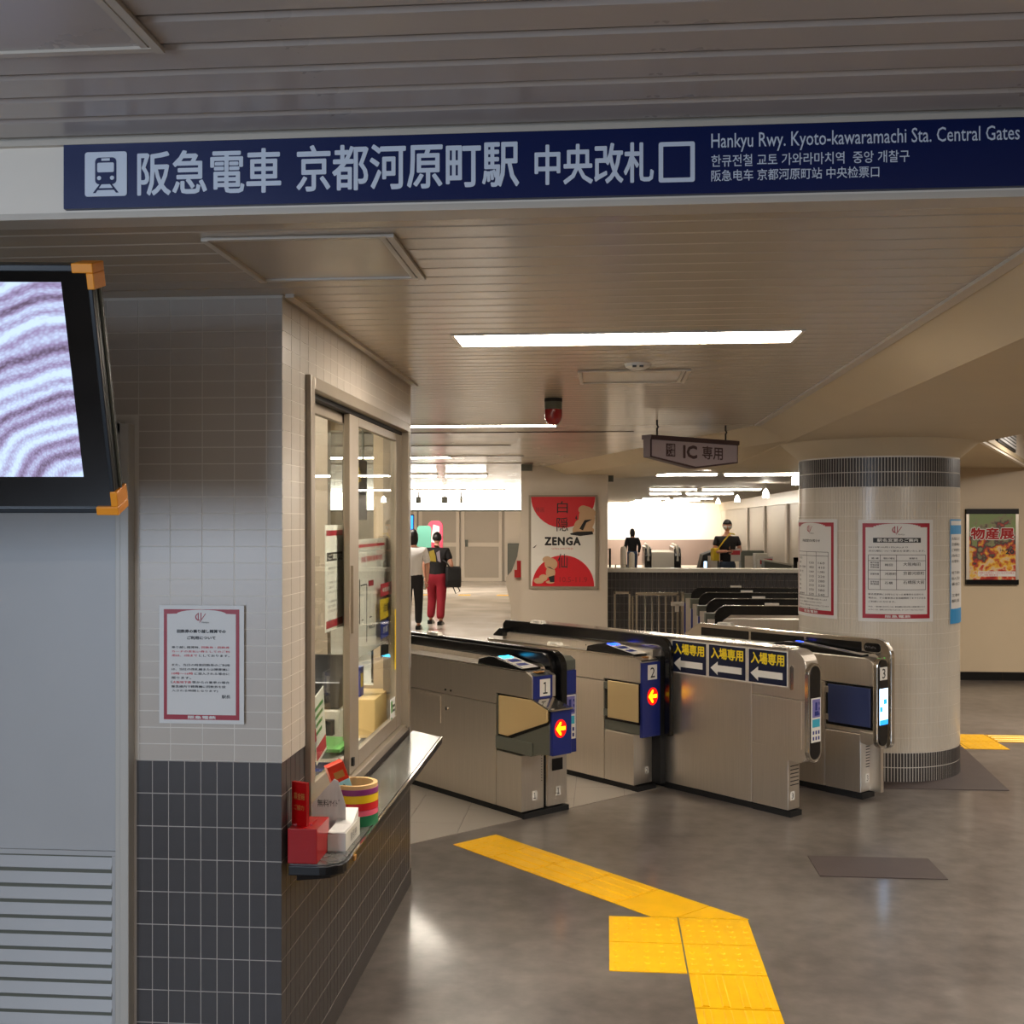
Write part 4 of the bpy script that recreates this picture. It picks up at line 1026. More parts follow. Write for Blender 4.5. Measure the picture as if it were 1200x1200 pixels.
# ---------- gate 3, left side: long steel wall
g = groot('ticket_gate', 'long steel gate side with three entry only stickers and a black rounded front', -4.6, 5.40)
def X(u): return u+4.6
def Y(s): return s-5.40
MB().box(X(-6.2), Y(5.412), 0, X(-3.93), Y(5.50), .04).box(X(-4.17), Y(5.405), 0, X(-3.90), Y(5.515), .03).build('plinth', M['blackm'], g)
MB().box(X(-6.2), Y(5.40), .04, X(-4.175), Y(5.52), .975).build('side_panel', M['steel'], g, bev=.004)
def nosep(x0, x1, z0, z1, r): return [(x0, z0)]+[(x1-r+r*math.cos(t), z0+r+r*math.sin(t)) for t in [-PI/2+PI/2*i/8 for i in range(9)]]+[(x1-r+r*math.cos(t), z1-r+r*math.sin(t)) for t in [PI/2*i/8 for i in range(9)]]+[(x0, z1)]
MB().prism_y(nosep(X(-4.172), X(-3.79), .69, .975, .09)[0:1]+[(X(-3.79), .69)]+nosep(X(-4.172), X(-3.79), .69, .975, .10)[10:], Y(5.40), Y(5.52)).build('upper_front_panel', M['steel'], g, bev=.003)
MB().prism_y([(X(-4.172), .40), (X(-3.93), .385), (X(-3.92), .33)]+[(X(-3.79)-.06+.06*math.cos(t), .385+.06*math.sin(t)) for t in [-PI/2+PI/2*i/6 for i in range(7)]]+[(X(-3.79), .687), (X(-4.172), .687)], Y(5.40), Y(5.52)).build('front_panel', M['steel'], g, bev=.003)
MB().box(X(-4.172), Y(5.40), .04, X(-3.912), Y(5.51), .40).build('lower_front_box', M['steel'], g, bev=.004)
MB().box(X(-4.165), Y(5.3965), .408, X(-3.82), Y(5.401), .683).build('door_plate', M['steel'], g)
MB().prism_y([(X(-3.90), .75), (X(-3.895), .74), (X(-3.875), .745), (X(-3.872), .87), (X(-3.885), .885), (X(-3.90), .87)], Y(5.398), Y(5.401)).build('latch', M['steel_e'], g)
MB().box(X(-6.2), Y(5.395), .968, X(-3.92), Y(5.53), .980).build('top_edge', M['steel_e'], g, bev=.004)
# front: chrome rimmed black capsule (faces +x)
def capsule(x0, x1, yc, w, z0, z1, name, m, parent, bev=0):
    h = w/2; pts = [(yc+h*math.cos(t), z0+h+h*math.sin(t)) for t in [PI+PI*i/12 for i in range(13)]]+[(yc+h*math.cos(t), z1-h+h*math.sin(t)) for t in [PI*i/12 for i in range(13)]]
    return MB().prism_x(pts, x0, x1).build(name, M[m], parent, bev=bev)
capsule(X(-3.795), X(-3.765), Y(5.455), .125, .335, .905, 'chrome_rim', 'steel_e', g, .006)
capsule(X(-3.80), X(-3.762), Y(5.452), .096, .352, .888, 'black_capsule', 'black', g, .002)
info_label(g, X(-3.7605), Y(5.408), Y(5.500), .452, .705)
MB().box(X(-3.912), Y(5.42), .095, X(-3.9105), Y(5.46), .145).build('number_plate', M['white'], g)
gate_text(g, '3', X(-3.910), Y(5.431), .104, Y(5.449), .136)
mb = MB()
for i in range(6): mb.box(X(-3.912), Y(5.42), .18+.022*i, X(-3.911), Y(5.50), .185+.022*i)
mb.build('louvre', M['blackm'], g)
# entry only stickers are part of the gate side
for k, (ua, ub) in enumerate(((-4.805, -4.515), (-4.505, -4.212), (-4.200, -3.915))):
    w = ub-ua; o = MB().box(X(ua), Y(5.3988), .752, X(ub), Y(5.40), .960).build('entry_sticker', M['white'], g)
    MB().box(X(ua)+.006, Y(5.3980), .758, X(ub)-.006, Y(5.3988), .954).build('field', M['signnavy'], o)
    mb = MB(); txb(mb, '入場専用', X(ua)+.022, .870, X(ub)-.022, .940, Y(5.3974), .0022); mb.build('lettering', M['signyel'], o)
    zc, a = .812, X(ua)+.02
    MB().prism_y([(a, zc), (a+.055, zc+.042), (a+.055, zc+.02), (X(ub)-.035, zc+.02), (X(ub)-.035, zc-.02), (a+.055, zc-.02), (a+.055, zc-.042)], Y(5.3970), Y(5.3980)).build('arrow', M['white'], o)

# ---------- gate 3, right side, with the silver hood
g = groot('ticket_gate', 'ticket gate numbered 3 with silver hood, blue door panel and lit screen, before the column', -4.5, 6.093)
def X(u): return u+4.5
def Y(s): return s-6.093
MB().box(X(-5.9), Y(6.10), 0, X(-3.90), Y(6.22), .04).box(X(-4.13), Y(6.095), 0, X(-3.868), Y(6.23), .035).build('plinth', M['blackm'], g)
MB().box(X(-5.9), Y(6.093), .04, X(-4.137), Y(6.23), .70).build('side_panel', M['steel'], g, bev=.003)
MB().prism_y([(X(-5.9), .704), (X(-3.775), .704)]+[(X(-3.775)-.08+.08*math.cos(t), .795+.08*math.sin(t)) for t in [PI/2*i/8 for i in range(9)]]+[(X(-5.9), .875)], Y(6.093), Y(6.19)).build('upper_side_panel', M['steel'], g, bev=.004)
MB().box(X(-4.133), Y(6.096), .405, X(-3.778), Y(6.19), .70).build('front_panel', M['steel'], g, bev=.004)
MB().prism_y([(X(-3.885), .42), (X(-3.88), .35)]+[(X(-3.775)-.06+.06*math.cos(t), .40+.06*math.sin(t)) for t in [-PI/2+PI/2*i/6 for i in range(7)]]+[(X(-3.775), .42)], Y(6.093), Y(6.19)).build('chin', M['steel'], g, bev=.003)
MB().box(X(-4.133), Y(6.093), .04, X(-3.878), Y(6.22), .402).build('lower_front_box', M['steel'], g, bev=.004)
MB().box(X(-4.125), Y(6.090), .435, X(-3.792), Y(6.096), .702).build('recess', M['black'], g)
MB().box(X(-4.108), Y(6.083), .452, X(-3.805), Y(6.092), .692).build('blue_door', M['darkblue'], g, bev=.003)
mb = MB().box(X(-4.13), Y(6.082), .635, X(-4.103), Y(6.09), .675).box(X(-4.13), Y(6.082), .462, X(-4.103), Y(6.09), .50); mb.build('hinge', M['alu'], g, bev=.002)
capsule(X(-3.785), X(-3.752), Y(6.133), .112, .330, .885, 'chrome_rim', 'steel_e', g, .006)
capsule(X(-3.78), X(-3.745), Y(6.133), .092, .345, .872, 'black_capsule', 'black', g, .002)
MB().box(X(-3.745), Y(6.092), .748, X(-3.7435), Y(6.172), .826).build('number_plate', M['white'], g)
gate_text(g, '3', X(-3.743), Y(6.115), .757, Y(6.150), .817, bold=.005)
sc_ = MB().box(X(-3.745), Y(6.088), .475, X(-3.7432), Y(6.178), .695).build('screen', M['screen'], g)
MB().box(X(-3.7432), Y(6.088), .475, X(-3.7428), Y(6.178), .505).box(X(-3.7432), Y(6.13), .60, X(-3.7428), Y(6.165), .63).box(X(-3.7432), Y(6.09), .555, X(-3.7428), Y(6.12), .585).build('screen_figure', M['screenb'], sc_)
MB().box(X(-3.775), Y(6.11), .8752, X(-3.755), Y(6.165), .880).build('green_light', M['ledgreen'], g)
reader(g, X(-4.55), X(-3.88), Y(6.105), Y(6.19), .875)
# hood
hood = nosep(X(-5.42), X(-3.745), .31, .985, .10)
inner = [(X(-5.40), .87), (X(-3.80), .87), (X(-3.80), .31)]
hp = [(X(-5.42), .90), (X(-5.38), .885), (X(-3.86), .885), (X(-3.80), .84), (X(-3.80), .31)]+[(X(-3.745)-.05+.05*math.cos(t), .36+.05*math.sin(t)) for t in [-PI/2+PI/2*i/6 for i in range(7)]]+[(X(-3.745)-.11+.11*math.cos(t), .875+.11*math.sin(t)) for t in [PI/2*i/8 for i in range(9)]]+[(X(-5.28), .985)]
MB().prism_y(hp, Y(6.222), Y(6.26)).build('hood', M['steel_e'], g, bev=.006)
MB().box(X(-5.9), Y(6.19), .04, X(-3.80), Y(6.222), .87).build('rear_body', M['steel'], g)
for (a, b) in ((-5.255, -4.835), (-4.815, -4.385), (-4.365, -3.955)):
    MB().prism_y(rrect(X(a), .900, X(b), .957, .004, 2), Y(6.219), Y(6.223)).build('hood_window', M['black'], g)
MB().prism_y(rrect(X(-3.935), .900, X(-3.82), .955, .022, 4), Y(6.219), Y(6.223)).build('hood_window', M['black'], g)
tx(MB(), 'PiTaPa', X(-3.925), .922, X(-3.85), .936, Y(6.2186)).build('lettering', M['inkg'], g)
sensor_cap(g, X(-4.62), Y(6.20), .875, 'alu'); sensor_cap(g, X(-5.05), Y(6.24), .985)
MB().box(X(-5.25), Y(6.18), .875, X(-4.56), Y(6.222), .897).build('rail_base', M['whitep'], g)
mb = MB()
for i in range(9): mb.box(X(-3.878), Y(6.15), .19+.018*i, X(-3.877), Y(6.20), .195+.018*i)
mb.build('louvre', M['blackm'], g)
MB().box(X(-3.878), Y(6.145), .095, X(-3.8765), Y(6.185), .15).build('number_plate', M['white'], g)
gate_text(g, '3', X(-3.876), Y(6.157), .104, Y(6.174), .14)

# ---------- four more gates at the back, lying along X
def back_gate(label):
    t = thing('ticket_gate', label, 'ticket gate', (0, 0, 0), 0, 'row of gates behind, before the dark half wall')
    MB().box(.0, -.09, .04, 1.75, .09, .85).build('body', M['steel'], t, bev=.005)
    MB().box(.03, -.08, 0, 1.72, .08, .04).build('plinth', M['blackm'], t)
    MB().box(-.015, -.085, .35, .0, -.02, .80).build('blue_panel', M['bluep'], t, bev=.003)
    MB().box(-.012, -.015, .30, .0, .085, .86).build('end_panel', M['whitep'], t, bev=.003)
    MB().box(-.02, -.06, .80, .07, .06, .90).build('reader', M['greyp'], t, bev=.004)
    p = [(.06, .55), (.06, .86)]+[(.16+.10*math.cos(t_), .87+.10*math.sin(t_)) for t_ in [PI-PI/2*i/6 for i in range(7)]]+[(1.7, .97), (1.7, .89), (.2, .89), (.13, .84), (.12, .55)]
    MB().prism_y(p, -.10, -.06).build('black_rail', M['black'], t, bev=.004)
    MB().prism_y([(.13, .968), (1.7, .968), (1.7, .976), (.15, .976)], -.095, -.065).build('rail_edge', M['steel_e'], t)
    MB().box(.5, -.10, .976, .62, -.06, .995).build('sensor_cap', M['whitep'], t)
    return t
bg = back_gate('x')
for i, (yy_, xx_) in enumerate(((10.1, .90), (11.0, .905), (11.95, .91), (12.85, .90))):
    o = bg if i == 0 else copy_tree(bg)
    o.location = (xx_, yy_, 0)
    o['label'] = ['nearest of the four black-railed gates seen over gate 3', 'second of the four black-railed gates behind gate 3', 'third of the four black-railed gates behind gate 3', 'farthest of the four black-railed gates, right before the half wall'][i]
fp2 = thing('glass_barrier', 'dark edged glass barrier wing leaning left of the round column behind gate 3', 'barrier', *[(1.85, 8.95, 0)])
MB().prism_y([(-.20, 0), (.25, 0), (.25, .99), (.16, .99), (-.17, .60), (-.20, .5)], -.01, .0).build('pane', M['glass'], fp2)
MB().tube([(-.20, 0, 0), (-.20, 0, .5), (-.17, 0, .60), (.16, 0, .99)], .009, 8).build('edge', M['black'], fp2)
MB().box(.02, .02, 0, .25, .10, .86).build('grey_case', M['whitep'], fp2, bev=.01)

# ---- stainless barrier fence in front of the half wall
fe = thing('steel_fence', 'stainless steel barrier fence with a swing gate before the dark half wall', 'fence', (.45, 11.5, 0))
def fx(x): return x-.45
mb = MB().box(fx(.08), -.02, 0, fx(.10), .02, 1.0).box(fx(.23), -.02, 0, fx(.25), .02, 1.0).box(fx(.08), -.02, .975, fx(.25), .02, 1.0).box(fx(.08), -.02, .06, fx(.25), .02, .08)
mb.build('side_frame', M['steel_e'], fe, bev=.003)
mb = MB().box(fx(.30), -.02, .965, fx(.74), .02, .995).box(fx(.30), -.02, .06, fx(.74), .02, .085).box(fx(.30), -.02, .06, fx(.325), .02, .98).box(fx(.715), -.02, .06, fx(.74), .02, .98)
gt = mb.build('gate_frame', M['steel_e'], fe, bev=.003)
for i in range(5): MB().tube([(fx(.40+.07*i), 0, .08), (fx(.40+.07*i), 0, .97)], .009, 8).build('bar', M['steel_e'], gt)
MB().tube([(fx(.775), 0, 0), (fx(.775), 0, 1.0)], .02, 12).build('post', M['steel_e'], fe, smooth=True)
MB().tube([(fx(.27), 0, 0), (fx(.27), 0, .95)], .014, 10).build('post', M['steel_e'], fe, smooth=True)
MB().box(fx(.66), -.05, .86, fx(.79), -.02, .90).box(fx(.70), -.05, .80, fx(.74), -.02, .88).build('latch', M['steel'], fe)

# ================================================================ SERVICE COUNTER AND WHAT STANDS ON IT
CZ = .73
sh = thing('service_counter', 'narrow stone service counter with black edge under the office window', 'counter', (-.905, 3.13, 0))
# outline in world coordinates, x from -.905 outward, y along
cpts = [(0, .0), (.07, .0)]+[(.09+.07*math.sin(t), .07-.07*math.cos(t)) for t in [PI/2*i/6 for i in range(7)]]+[(.16, 1.93), (.0, 2.09)]
MB().prism_z([(x, y) for x, y in cpts], CZ-.03, CZ-.002).build('edge_band', M['counteredge'], sh, bev=.003)
ins = [(0, .012), (.07, .012)]+[(.09+.06*math.sin(t), .072-.06*math.cos(t)) for t in [PI/2*i/6 for i in range(7)]]+[(.15, 1.925), (.0, 2.075)]
MB().prism_z(ins, CZ-.002, CZ).build('top', M['counter'], sh)
MB().box(.155, .12, CZ-.004, .162, 1.93, CZ+.0008).build('metal_strip', M['steel_e'], sh)
MB().prism_z([(.02, .02), (.11, .05), (.14, .10), (.14, .5), (.02, .5)], CZ-.05, CZ-.03).build('bracket', M['counteredge'], sh)
MB().box(.150, .125, CZ-.022, .165, .15, CZ-.008).build('brass_clip', M['gold'], sh)
struct(MB().box(-.99, WX0, WZ0-.02, -.916, WX1, WZ0+.001).build('window_sill', M['alu']), 'metal sill under the service window')

rb = thing('donation_box', 'glossy red box with a tall red back card at the near end of the counter', 'box', (-.868, 3.215, CZ))
MB().box(-.043, -.07, 0, .043, .07, .10).build('case', M['redbox'], rb, bev=.002)
MB().prism_y([(-.04, .10), (.018, .10), (.018, .105), (-.04, .105)], -.03, .03).build('slot_lid', M['redbox'], rb)
bc = MB().prism_x([(-.012, .10), (.0, .10), (.0, .225), (-.012, .225)], -.043, .012).build('back_card', M['redbox'], rb, (0, .02, 0), -.45)
bc.location = (-.0, -.03, 0)
tx(MB(), '募金箱', -.034, .175, .006, .195, -.0135).build('lettering', M['gold'], bc)
tx(MB(), 'ご協力', -.034, .145, .004, .160, -.0135).build('lettering', M['gold'], bc)
wb = thing('card_box', 'small white open card box with a pointed paper sign, right of the red box', 'box', (-.80, 3.36, CZ))
MB().prism_y([(-.03, 0), (.03, 0), (.03, .055), (-.03, .05)], -.09, .10).build('case', M['whitep'], wb, bev=.0015)
MB().prism_x([(-.09, .055), (.095, .055), (.095, .085), (.0, .05), (-.085, .058)], -.028, .026).build('cards', M['paper'], wb)
tx(MB(), '割引券', -.03, .015, .055, .04, 0).build('lettering', M['inkg'], wb, (.0306, 0, 0), PI/2)
ws_ = thing('paper_sign', 'curled white paper sign standing between the red and the white box', 'sign', (-.85, 3.37, CZ))
mb = MB(); k = 8
for i in range(k):
    a = i/k; b = (i+1)/k
    ya, yb = .03*math.sin(a*2.2), .03*math.sin(b*2.2); xa, xb = -.05+.10*a, -.05+.10*b
    hf = lambda q: .115+.08*(q/.7) if q < .7 else .195-.30*(q-.7)
    ta, tb = hf(a), hf(b)
    mb.add([(xa, ya, 0), (xb, yb, 0), (xb, yb, tb), (xa, ya, ta), (xa, ya+.0012, 0), (xb, yb+.0012, 0), (xb, yb+.0012, tb), (xa, ya+.0012, ta)], [(0, 1, 2, 3), (7, 6, 5, 4), (3, 2, 6, 7), (0, 4, 5, 1)])
mb.build('sheet', M['paper'], ws_)
tx(MB(), '無料ｻｲﾄﾞ', -.035, .105, .035, .128, -.004).build('lettering', M['ink'], ws_, (0, .012, 0))
# striped pot
mat('tape_purple', (130, 40, 110), .4); mat('tape_yellow', (226, 186, 20), .4); mat('tape_red', (206, 20, 34), .4); mat('tape_pink', (226, 92, 120), .4); mat('tape_green', (22, 110, 70), .4); mat('tape_core', (196, 160, 110), .6)
pt = thing('striped_pot', 'round pot banded purple, yellow, red, pink and green on the counter', 'pot', (-.815, 3.60, CZ))
bands = [('tape_green', 0, .034), ('tape_pink', .034, .052), ('tape_red', .052, .075), ('tape_yellow', .075, .101), ('tape_purple', .101, .120)]
for m_, a, b in bands:
    MB().lathe([(.062, a), (.073, a+.0006), (.073, b-.0006), (.062, b)], 0, 0, 40).build('band', MATS[m_], pt, smooth=True)
MB().lathe([(.0005, .004), (.058, .004), (.058, .132), (.071, .132), (.071, .118)], 0, 0, 40).build('inner_cup', MATS['tape_core'], pt, smooth=True)
cb = thing('snack_box', 'upright red and pale blue carton leaning in the striped pot', 'carton', (-.83, 3.58, CZ+.05), rot=(0, -.35, .5))
mat('carton_blue', (150, 205, 222), .35); mat('carton_red', (200, 48, 26), .3)
MB().box(-.028, -.02, 0, .028, .02, .10).build('lower_half', MATS['carton_blue'], cb, bev=.001)
MB().box(-.028, -.02, .10, .028, .02, .16).build('upper_half', MATS['carton_red'], cb, bev=.001)
MB().box(-.015, -.0207, .112, .018, -.02, .135).build('print', M['gold'], cb)
MB().prism_y([(-.005, .03), (.015, .03), (.018, .07), (.004, .09), (-.006, .06)], -.0207, -.02).build('print', M['ink'], cb)

# ================================================================ INSIDE THE OFFICE (seen through the panes); local frame of the side wall
def at_win(y, z, x=-.99): return (x, y, z)
def sheet(name, label, cat, y0, z0, y1, z1, m='paper', x=-.975, parts=()):
    """sheet hanging just behind the glass"""
    t = thing(name, label, cat, (x, (y0+y1)/2, z0), PI/2)
    w = (y1-y0)/2; h = z1-z0
    MB().box(-w, 0, 0, w, .002, h).build('sheet', M[m] if m in M else MATS[m], t)
    for p in parts:
        kind, a, b, c, d, mm = p[:6]
        if kind == 'r': MB().box(-w+2*w*a, -.0012, h*b, -w+2*w*c, 0, h*d).build('printed_field', M[mm] if mm in M else MATS[mm], t)
        else: tx(MB(), p[6], -w+2*w*a, h*b, -w+2*w*c, h*d, -.0022, .01).build('lettering', M[mm], t)
    return t
mat('band_yellow', (222, 190, 40), .5); mat('band_blue', (44, 60, 150), .5); mat('office_green', (84, 140, 70), .5)
nt_rows = ['乗車券の払いもどし', 'について', '', 'ご利用になる方は', '係員まで', 'お申し出ください', '', '一日乗車券は', '窓口で発売', 'しております', '', '駅長']
t = sheet('notice', 'red bordered white notice hung behind the front sliding pane', 'notice', 3.87, 1.32, 4.14, 1.70, 'white', -.985,
          [('r', .05, .90, .95, .95, 'red'), ('r', .05, .03, .95, .10, 'red'), ('r', .08, .66, .92, .74, 'ink'), ('t', .12, .675, .88, .725, 'white', 'ご案内')] +
          [('t', .12, .58-.045*i, .12+.08*len(r), .605-.045*i, 'inkg', r) for i, r in enumerate(nt_rows) if r])
sheet('price_board', 'large white sheet with thin lines and a pink header behind the rear pane', 'sheet', 4.43, 1.16, 5.06, 1.64, 'white', -1.0,
      [('r', .03, .93, .9, .955, 'redink'), ('r', .08, .28, .10, .66, 'ink'), ('r', .30, .1, .315, .6, 'inkg'), ('r', .12, .6, .3, .61, 'ink'), ('t', .12, .80, .8, .85, 'redink', '京都河原町駅構内図'), ('t', .36, .20, .55, .24, 'ink', 'NICE'), ('r', .36, .58, .52, .63, 'red'), ('r', .15, .3, .2, .31, 'ink'), ('r', .4, .3, .46, .31, 'ink')])
sheet('red_card', 'small red and white card on the rear pane, above the yellow one', 'card', 4.80, 1.385, 5.04, 1.44, 'redink', -.975, [('t', .1, .3, .8, .7, 'white', '特急京都')])
sheet('yellow_card', 'yellow triangular-looking card on the rear pane under the red card', 'card', 4.79, 1.285, 5.05, 1.372, 'band_yellow', -.975, [('t', .2, .35, .8, .75, 'ink', '注意')])
sheet('blue_card', 'dark blue card on the rear pane under the yellow card', 'card', 4.80, 1.20, 4.97, 1.275, 'band_blue', -.975, [('t', .2, .3, .8, .7, 'white', '京都')])
sheet('black_card', 'dark grey card under the blue card on the rear pane', 'card', 4.80, 1.12, 4.97, 1.185, 'blackm', -.975)
o = tag(MB().box(0, 0, 0, .004, .045, .27).build('yellow_strip', MATS['band_yellow'], None, (-.9425, 4.945, 1.05)), 'narrow vertical yellow sticker on the edge of the rear pane', 'sticker')
st_ = tag(MB().box(-.002, -.05, 0, .0, .05, .14).build('window_sticker', M['paper'], None, (-.940, 4.89, .79)), 'small white and green sticker low on the rear pane', 'sticker')
MB().box(0, -.045, .08, .001, -.01, .13).box(0, -.045, .02, .001, -.02, .06).build('green_print', MATS['office_green'], st_)
mb = MB().box(0, .0, .08, .001, .04, .09).box(0, 0, .10, .001, .04, .11).box(0, 0, .03, .001, .04, .04); mb.build('print', M['ink'], st_)
# leaning leaflets behind the front pane
for k, (yy_, zz, hh, m_, lab) in enumerate(((3.74, .93, .22, 'paper', 'white leaflet with green print leaning behind the front pane, left one'), (3.88, .88, .24, 'white', 'white leaflet with pink foot leaning behind the front pane, right one'))):
    t = thing('leaflet', lab, 'leaflet', (-1.0, yy_, zz), rot=(0.0, -.2, PI/2))
    MB().box(-.07, 0, 0, .07, .002, hh).build('sheet', M[m_], t)
    mb = MB()
    for i in range(4): mb.box(-.055, -.001, hh*(.42+.12*i), .02+.01*i, 0, hh*(.47+.12*i))
    mb.build('green_print', MATS['office_green'], t)
    MB().box(-.065, -.001, hh*.05, .065, 0, hh*.25).build('pink_print', M['redink'], t)
# desk and things on it
dk = thing('office_desk', 'pale desk along the window inside the office', 'desk', (-1.36, 4.15, 0))
MB().box(-.30, -.75, .74, .30, .75, .77).build('top', M['whitep'], dk, bev=.003)
for a in (-.27, .25):
    for b in (-.72, .70): MB().box(a, b, 0, a+.03, b+.03, .74).build('leg', M['greyp'], dk)
mc = thing('ticket_machine', 'black and grey office terminal with white papers inside the office', 'terminal', (-1.14, 4.45, .77))
MB().box(-.09, -.10, 0, .09, .12, .20).build('body', M['whitep'], mc, bev=.01)
MB().prism_x([(-.10, .20), (.10, .20), (.10, .36), (.06, .40), (-.08, .30)], -.09, .09).build('display', M['black'], mc, bev=.006)
MB().box(-.07, -.13, .1, .07, -.1, .16).build('printer_slot', M['blackm'], mc)
mc2 = thing('document_tray', 'stack of document trays with coloured papers inside the office', 'tray', (-1.02, 4.1, .77))
for i, m_ in enumerate(('whitep', 'band_blue', 'whitep', 'office_green')): MB().box(-.10, -.12, .035*i, .06, .12, .035*i+.012).build('sheet_pile', M[m_] if m_ in M else MATS[m_], mc2)
mat('beige_card', (222, 190, 130), .5)
bx_ = tag(MB().box(-.12, -.16, 0, .12, .16, .17).build('beige_box', MATS['beige_card'], None, (-1.12, 4.95, .77), bev=.004), 'plain beige carton inside the office behind the rear pane', 'box')
bx2 = thing('blue_folder', 'blue folder with yellow label standing by the beige carton inside the office', 'folder', (-1.1, 4.93, .94))
MB().box(-.05, -.08, 0, .02, .0, .13).build('cover', MATS['band_blue'], bx2); MB().box(.02, -.06, .04, .022, -.02, .10).build('label', MATS['band_yellow'], bx2)
bd = thing('route_board', 'black board with yellow lettering high inside the office', 'board', (-1.05, 4.6, 1.72), PI/2)
MB().box(-.16, 0, 0, .26, .01, .26).build('board', M['blackm'], bd)
mb = MB(); tx(mb, '特急', -.12, .16, .14, .23, -.001, .02); tx(mb, '204', -.10, .02, .05, .09, -.001, .02); mb.build('lettering', MATS['band_yellow'], bd)
MB().tube([(-.1, .005, .26), (-.1, .005, .64)], .005, 6).tube([(.2, .005, .26), (.2, .005, .64)], .005, 6).build('hanger', M['greyp'], bd)
pp_ = tag(MB().box(-.03, -.03, 0, .03, .03, 2.36).build('inner_post', M['alu'], None, (-1.30, 5.06, 0)), 'slim metal post inside the office seen through the rear pane', 'post')
cd = thing('standing_panel', 'tall pale panel standing inside the office behind the front pane', 'panel', (-1.80, 5.05, 0))
MB().box(-.012, -.25, 0, .012, -.02, 1.72).build('panel', M['whitep'], cd)
area('office_light', (-1.9, 4.2, 2.33), (1.0, .5), 50, WARM)

# ================================================================ PEOPLE
def grow(verts, edges, rad, name, levels=1):
    me = bpy.data.meshes.new(name); me.from_pydata(verts, edges, []); me.update()
    o = bpy.data.objects.new(name, me); COL.objects.link(o)
    sk = o.modifiers.new('skin', 'SKIN')
    lay = me.skin_vertices[0].data
    for i, r in enumerate(rad): lay[i].radius = r if isinstance(r, tuple) else (r, r)
    lay[0].use_root = True
    sub = o.modifiers.new('sub', 'SUBSURF'); sub.levels = levels; sub.render_levels = levels
    dg = bpy.context.evaluated_depsgraph_get(); out = bpy.data.meshes.new_from_object(o.evaluated_get(dg))
    bpy.data.objects.remove(o); bpy.data.meshes.remove(me)
    return out
def join_meshes(meshes, name, m):
    bm = bmesh.new()
    for me in meshes: bm.from_mesh(me)
    out = bpy.data.meshes.new(name); bm.to_mesh(out); bm.free(); out.materials.clear(); out.materials.append(m)
    for p in out.polygons: p.use_smooth = True; p.material_index = 0
    for me in meshes: bpy.data.meshes.remove(me)
    return out
def head_mesh(c, r, tilt=0, turn=0):
    """head with brow, nose, mouth, chin and ears; faces -y before turning"""
    bm = bmesh.new(); bmesh.ops.create_uvsphere(bm, u_segments=20, v_segments=14, radius=1)
    for v in bm.verts:
        x, y, z = v.co
        w_ = .74-.10*max(0, -z)**1.3; v.co = Vector((x*w_, y*(.90-.10*max(0, -z)), z*1.12))
        if y < -.3 and z < -.45: v.co.y -= .04
        if y < -.75 and abs(x) < .22 and -.25 < z < .12: v.co.y -= .16*(1-abs(x)/.22)
        if y < -.6 and .05 < z < .3 and .12 < abs(x) < .42: v.co.y += .06
        if y < -.7 and abs(x) < .3 and -.55 < z < -.38: v.co.y -= .04
        if abs(x) > .93 and abs(z) < .25: v.co.x *= 1.14
    R_ = Matrix.Rotation(turn, 3, 'Z') @ Matrix.Rotation(tilt, 3, 'X')
    for v in bm.verts: v.co = R_ @ (v.co*r)+Vector(c)
    me = bpy.data.meshes.new('h'); bm.to_mesh(me); bm.free(); return me
def hand_meshes(wr, dirv, side, s=1., curl=.4):
    d = Vector(dirv).normalized(); a = d.cross(Vector(side)).normalized(); b = Vector(side).normalized()
    wr = Vector(wr); palm = wr+d*.085*s; out = []
    out.append(grow([wr, wr+d*.05*s, palm], [(0, 1), (1, 2)], [(.022*s, .02*s), (.036*s, .018*s), (.038*s, .015*s)], 'palm'))
    for k, (off, L_) in enumerate(((-.028, .062), (-.010, .072), (.009, .068), (.026, .052))):
        p0 = palm-d*.015*s+b*off*s; p1 = p0+d*L_*.5*s+a*.010*curl*s; p2 = p1+(d*math.cos(curl*2)+a*math.sin(curl*2))*L_*.55*s
        out.append(grow([p0, p1, p2], [(0, 1), (1, 2)], [.0095*s, .0088*s, .007*s], 'finger'))
    t0 = wr+d*.025*s-b*.026*s
    out.append(grow([t0, t0+(d*.6-b*.8)*.034*s, t0+(d*1.1-b*.7)*.055*s], [(0, 1), (1, 2)], [.012*s, .011*s, .008*s], 'thumb'))
    return out
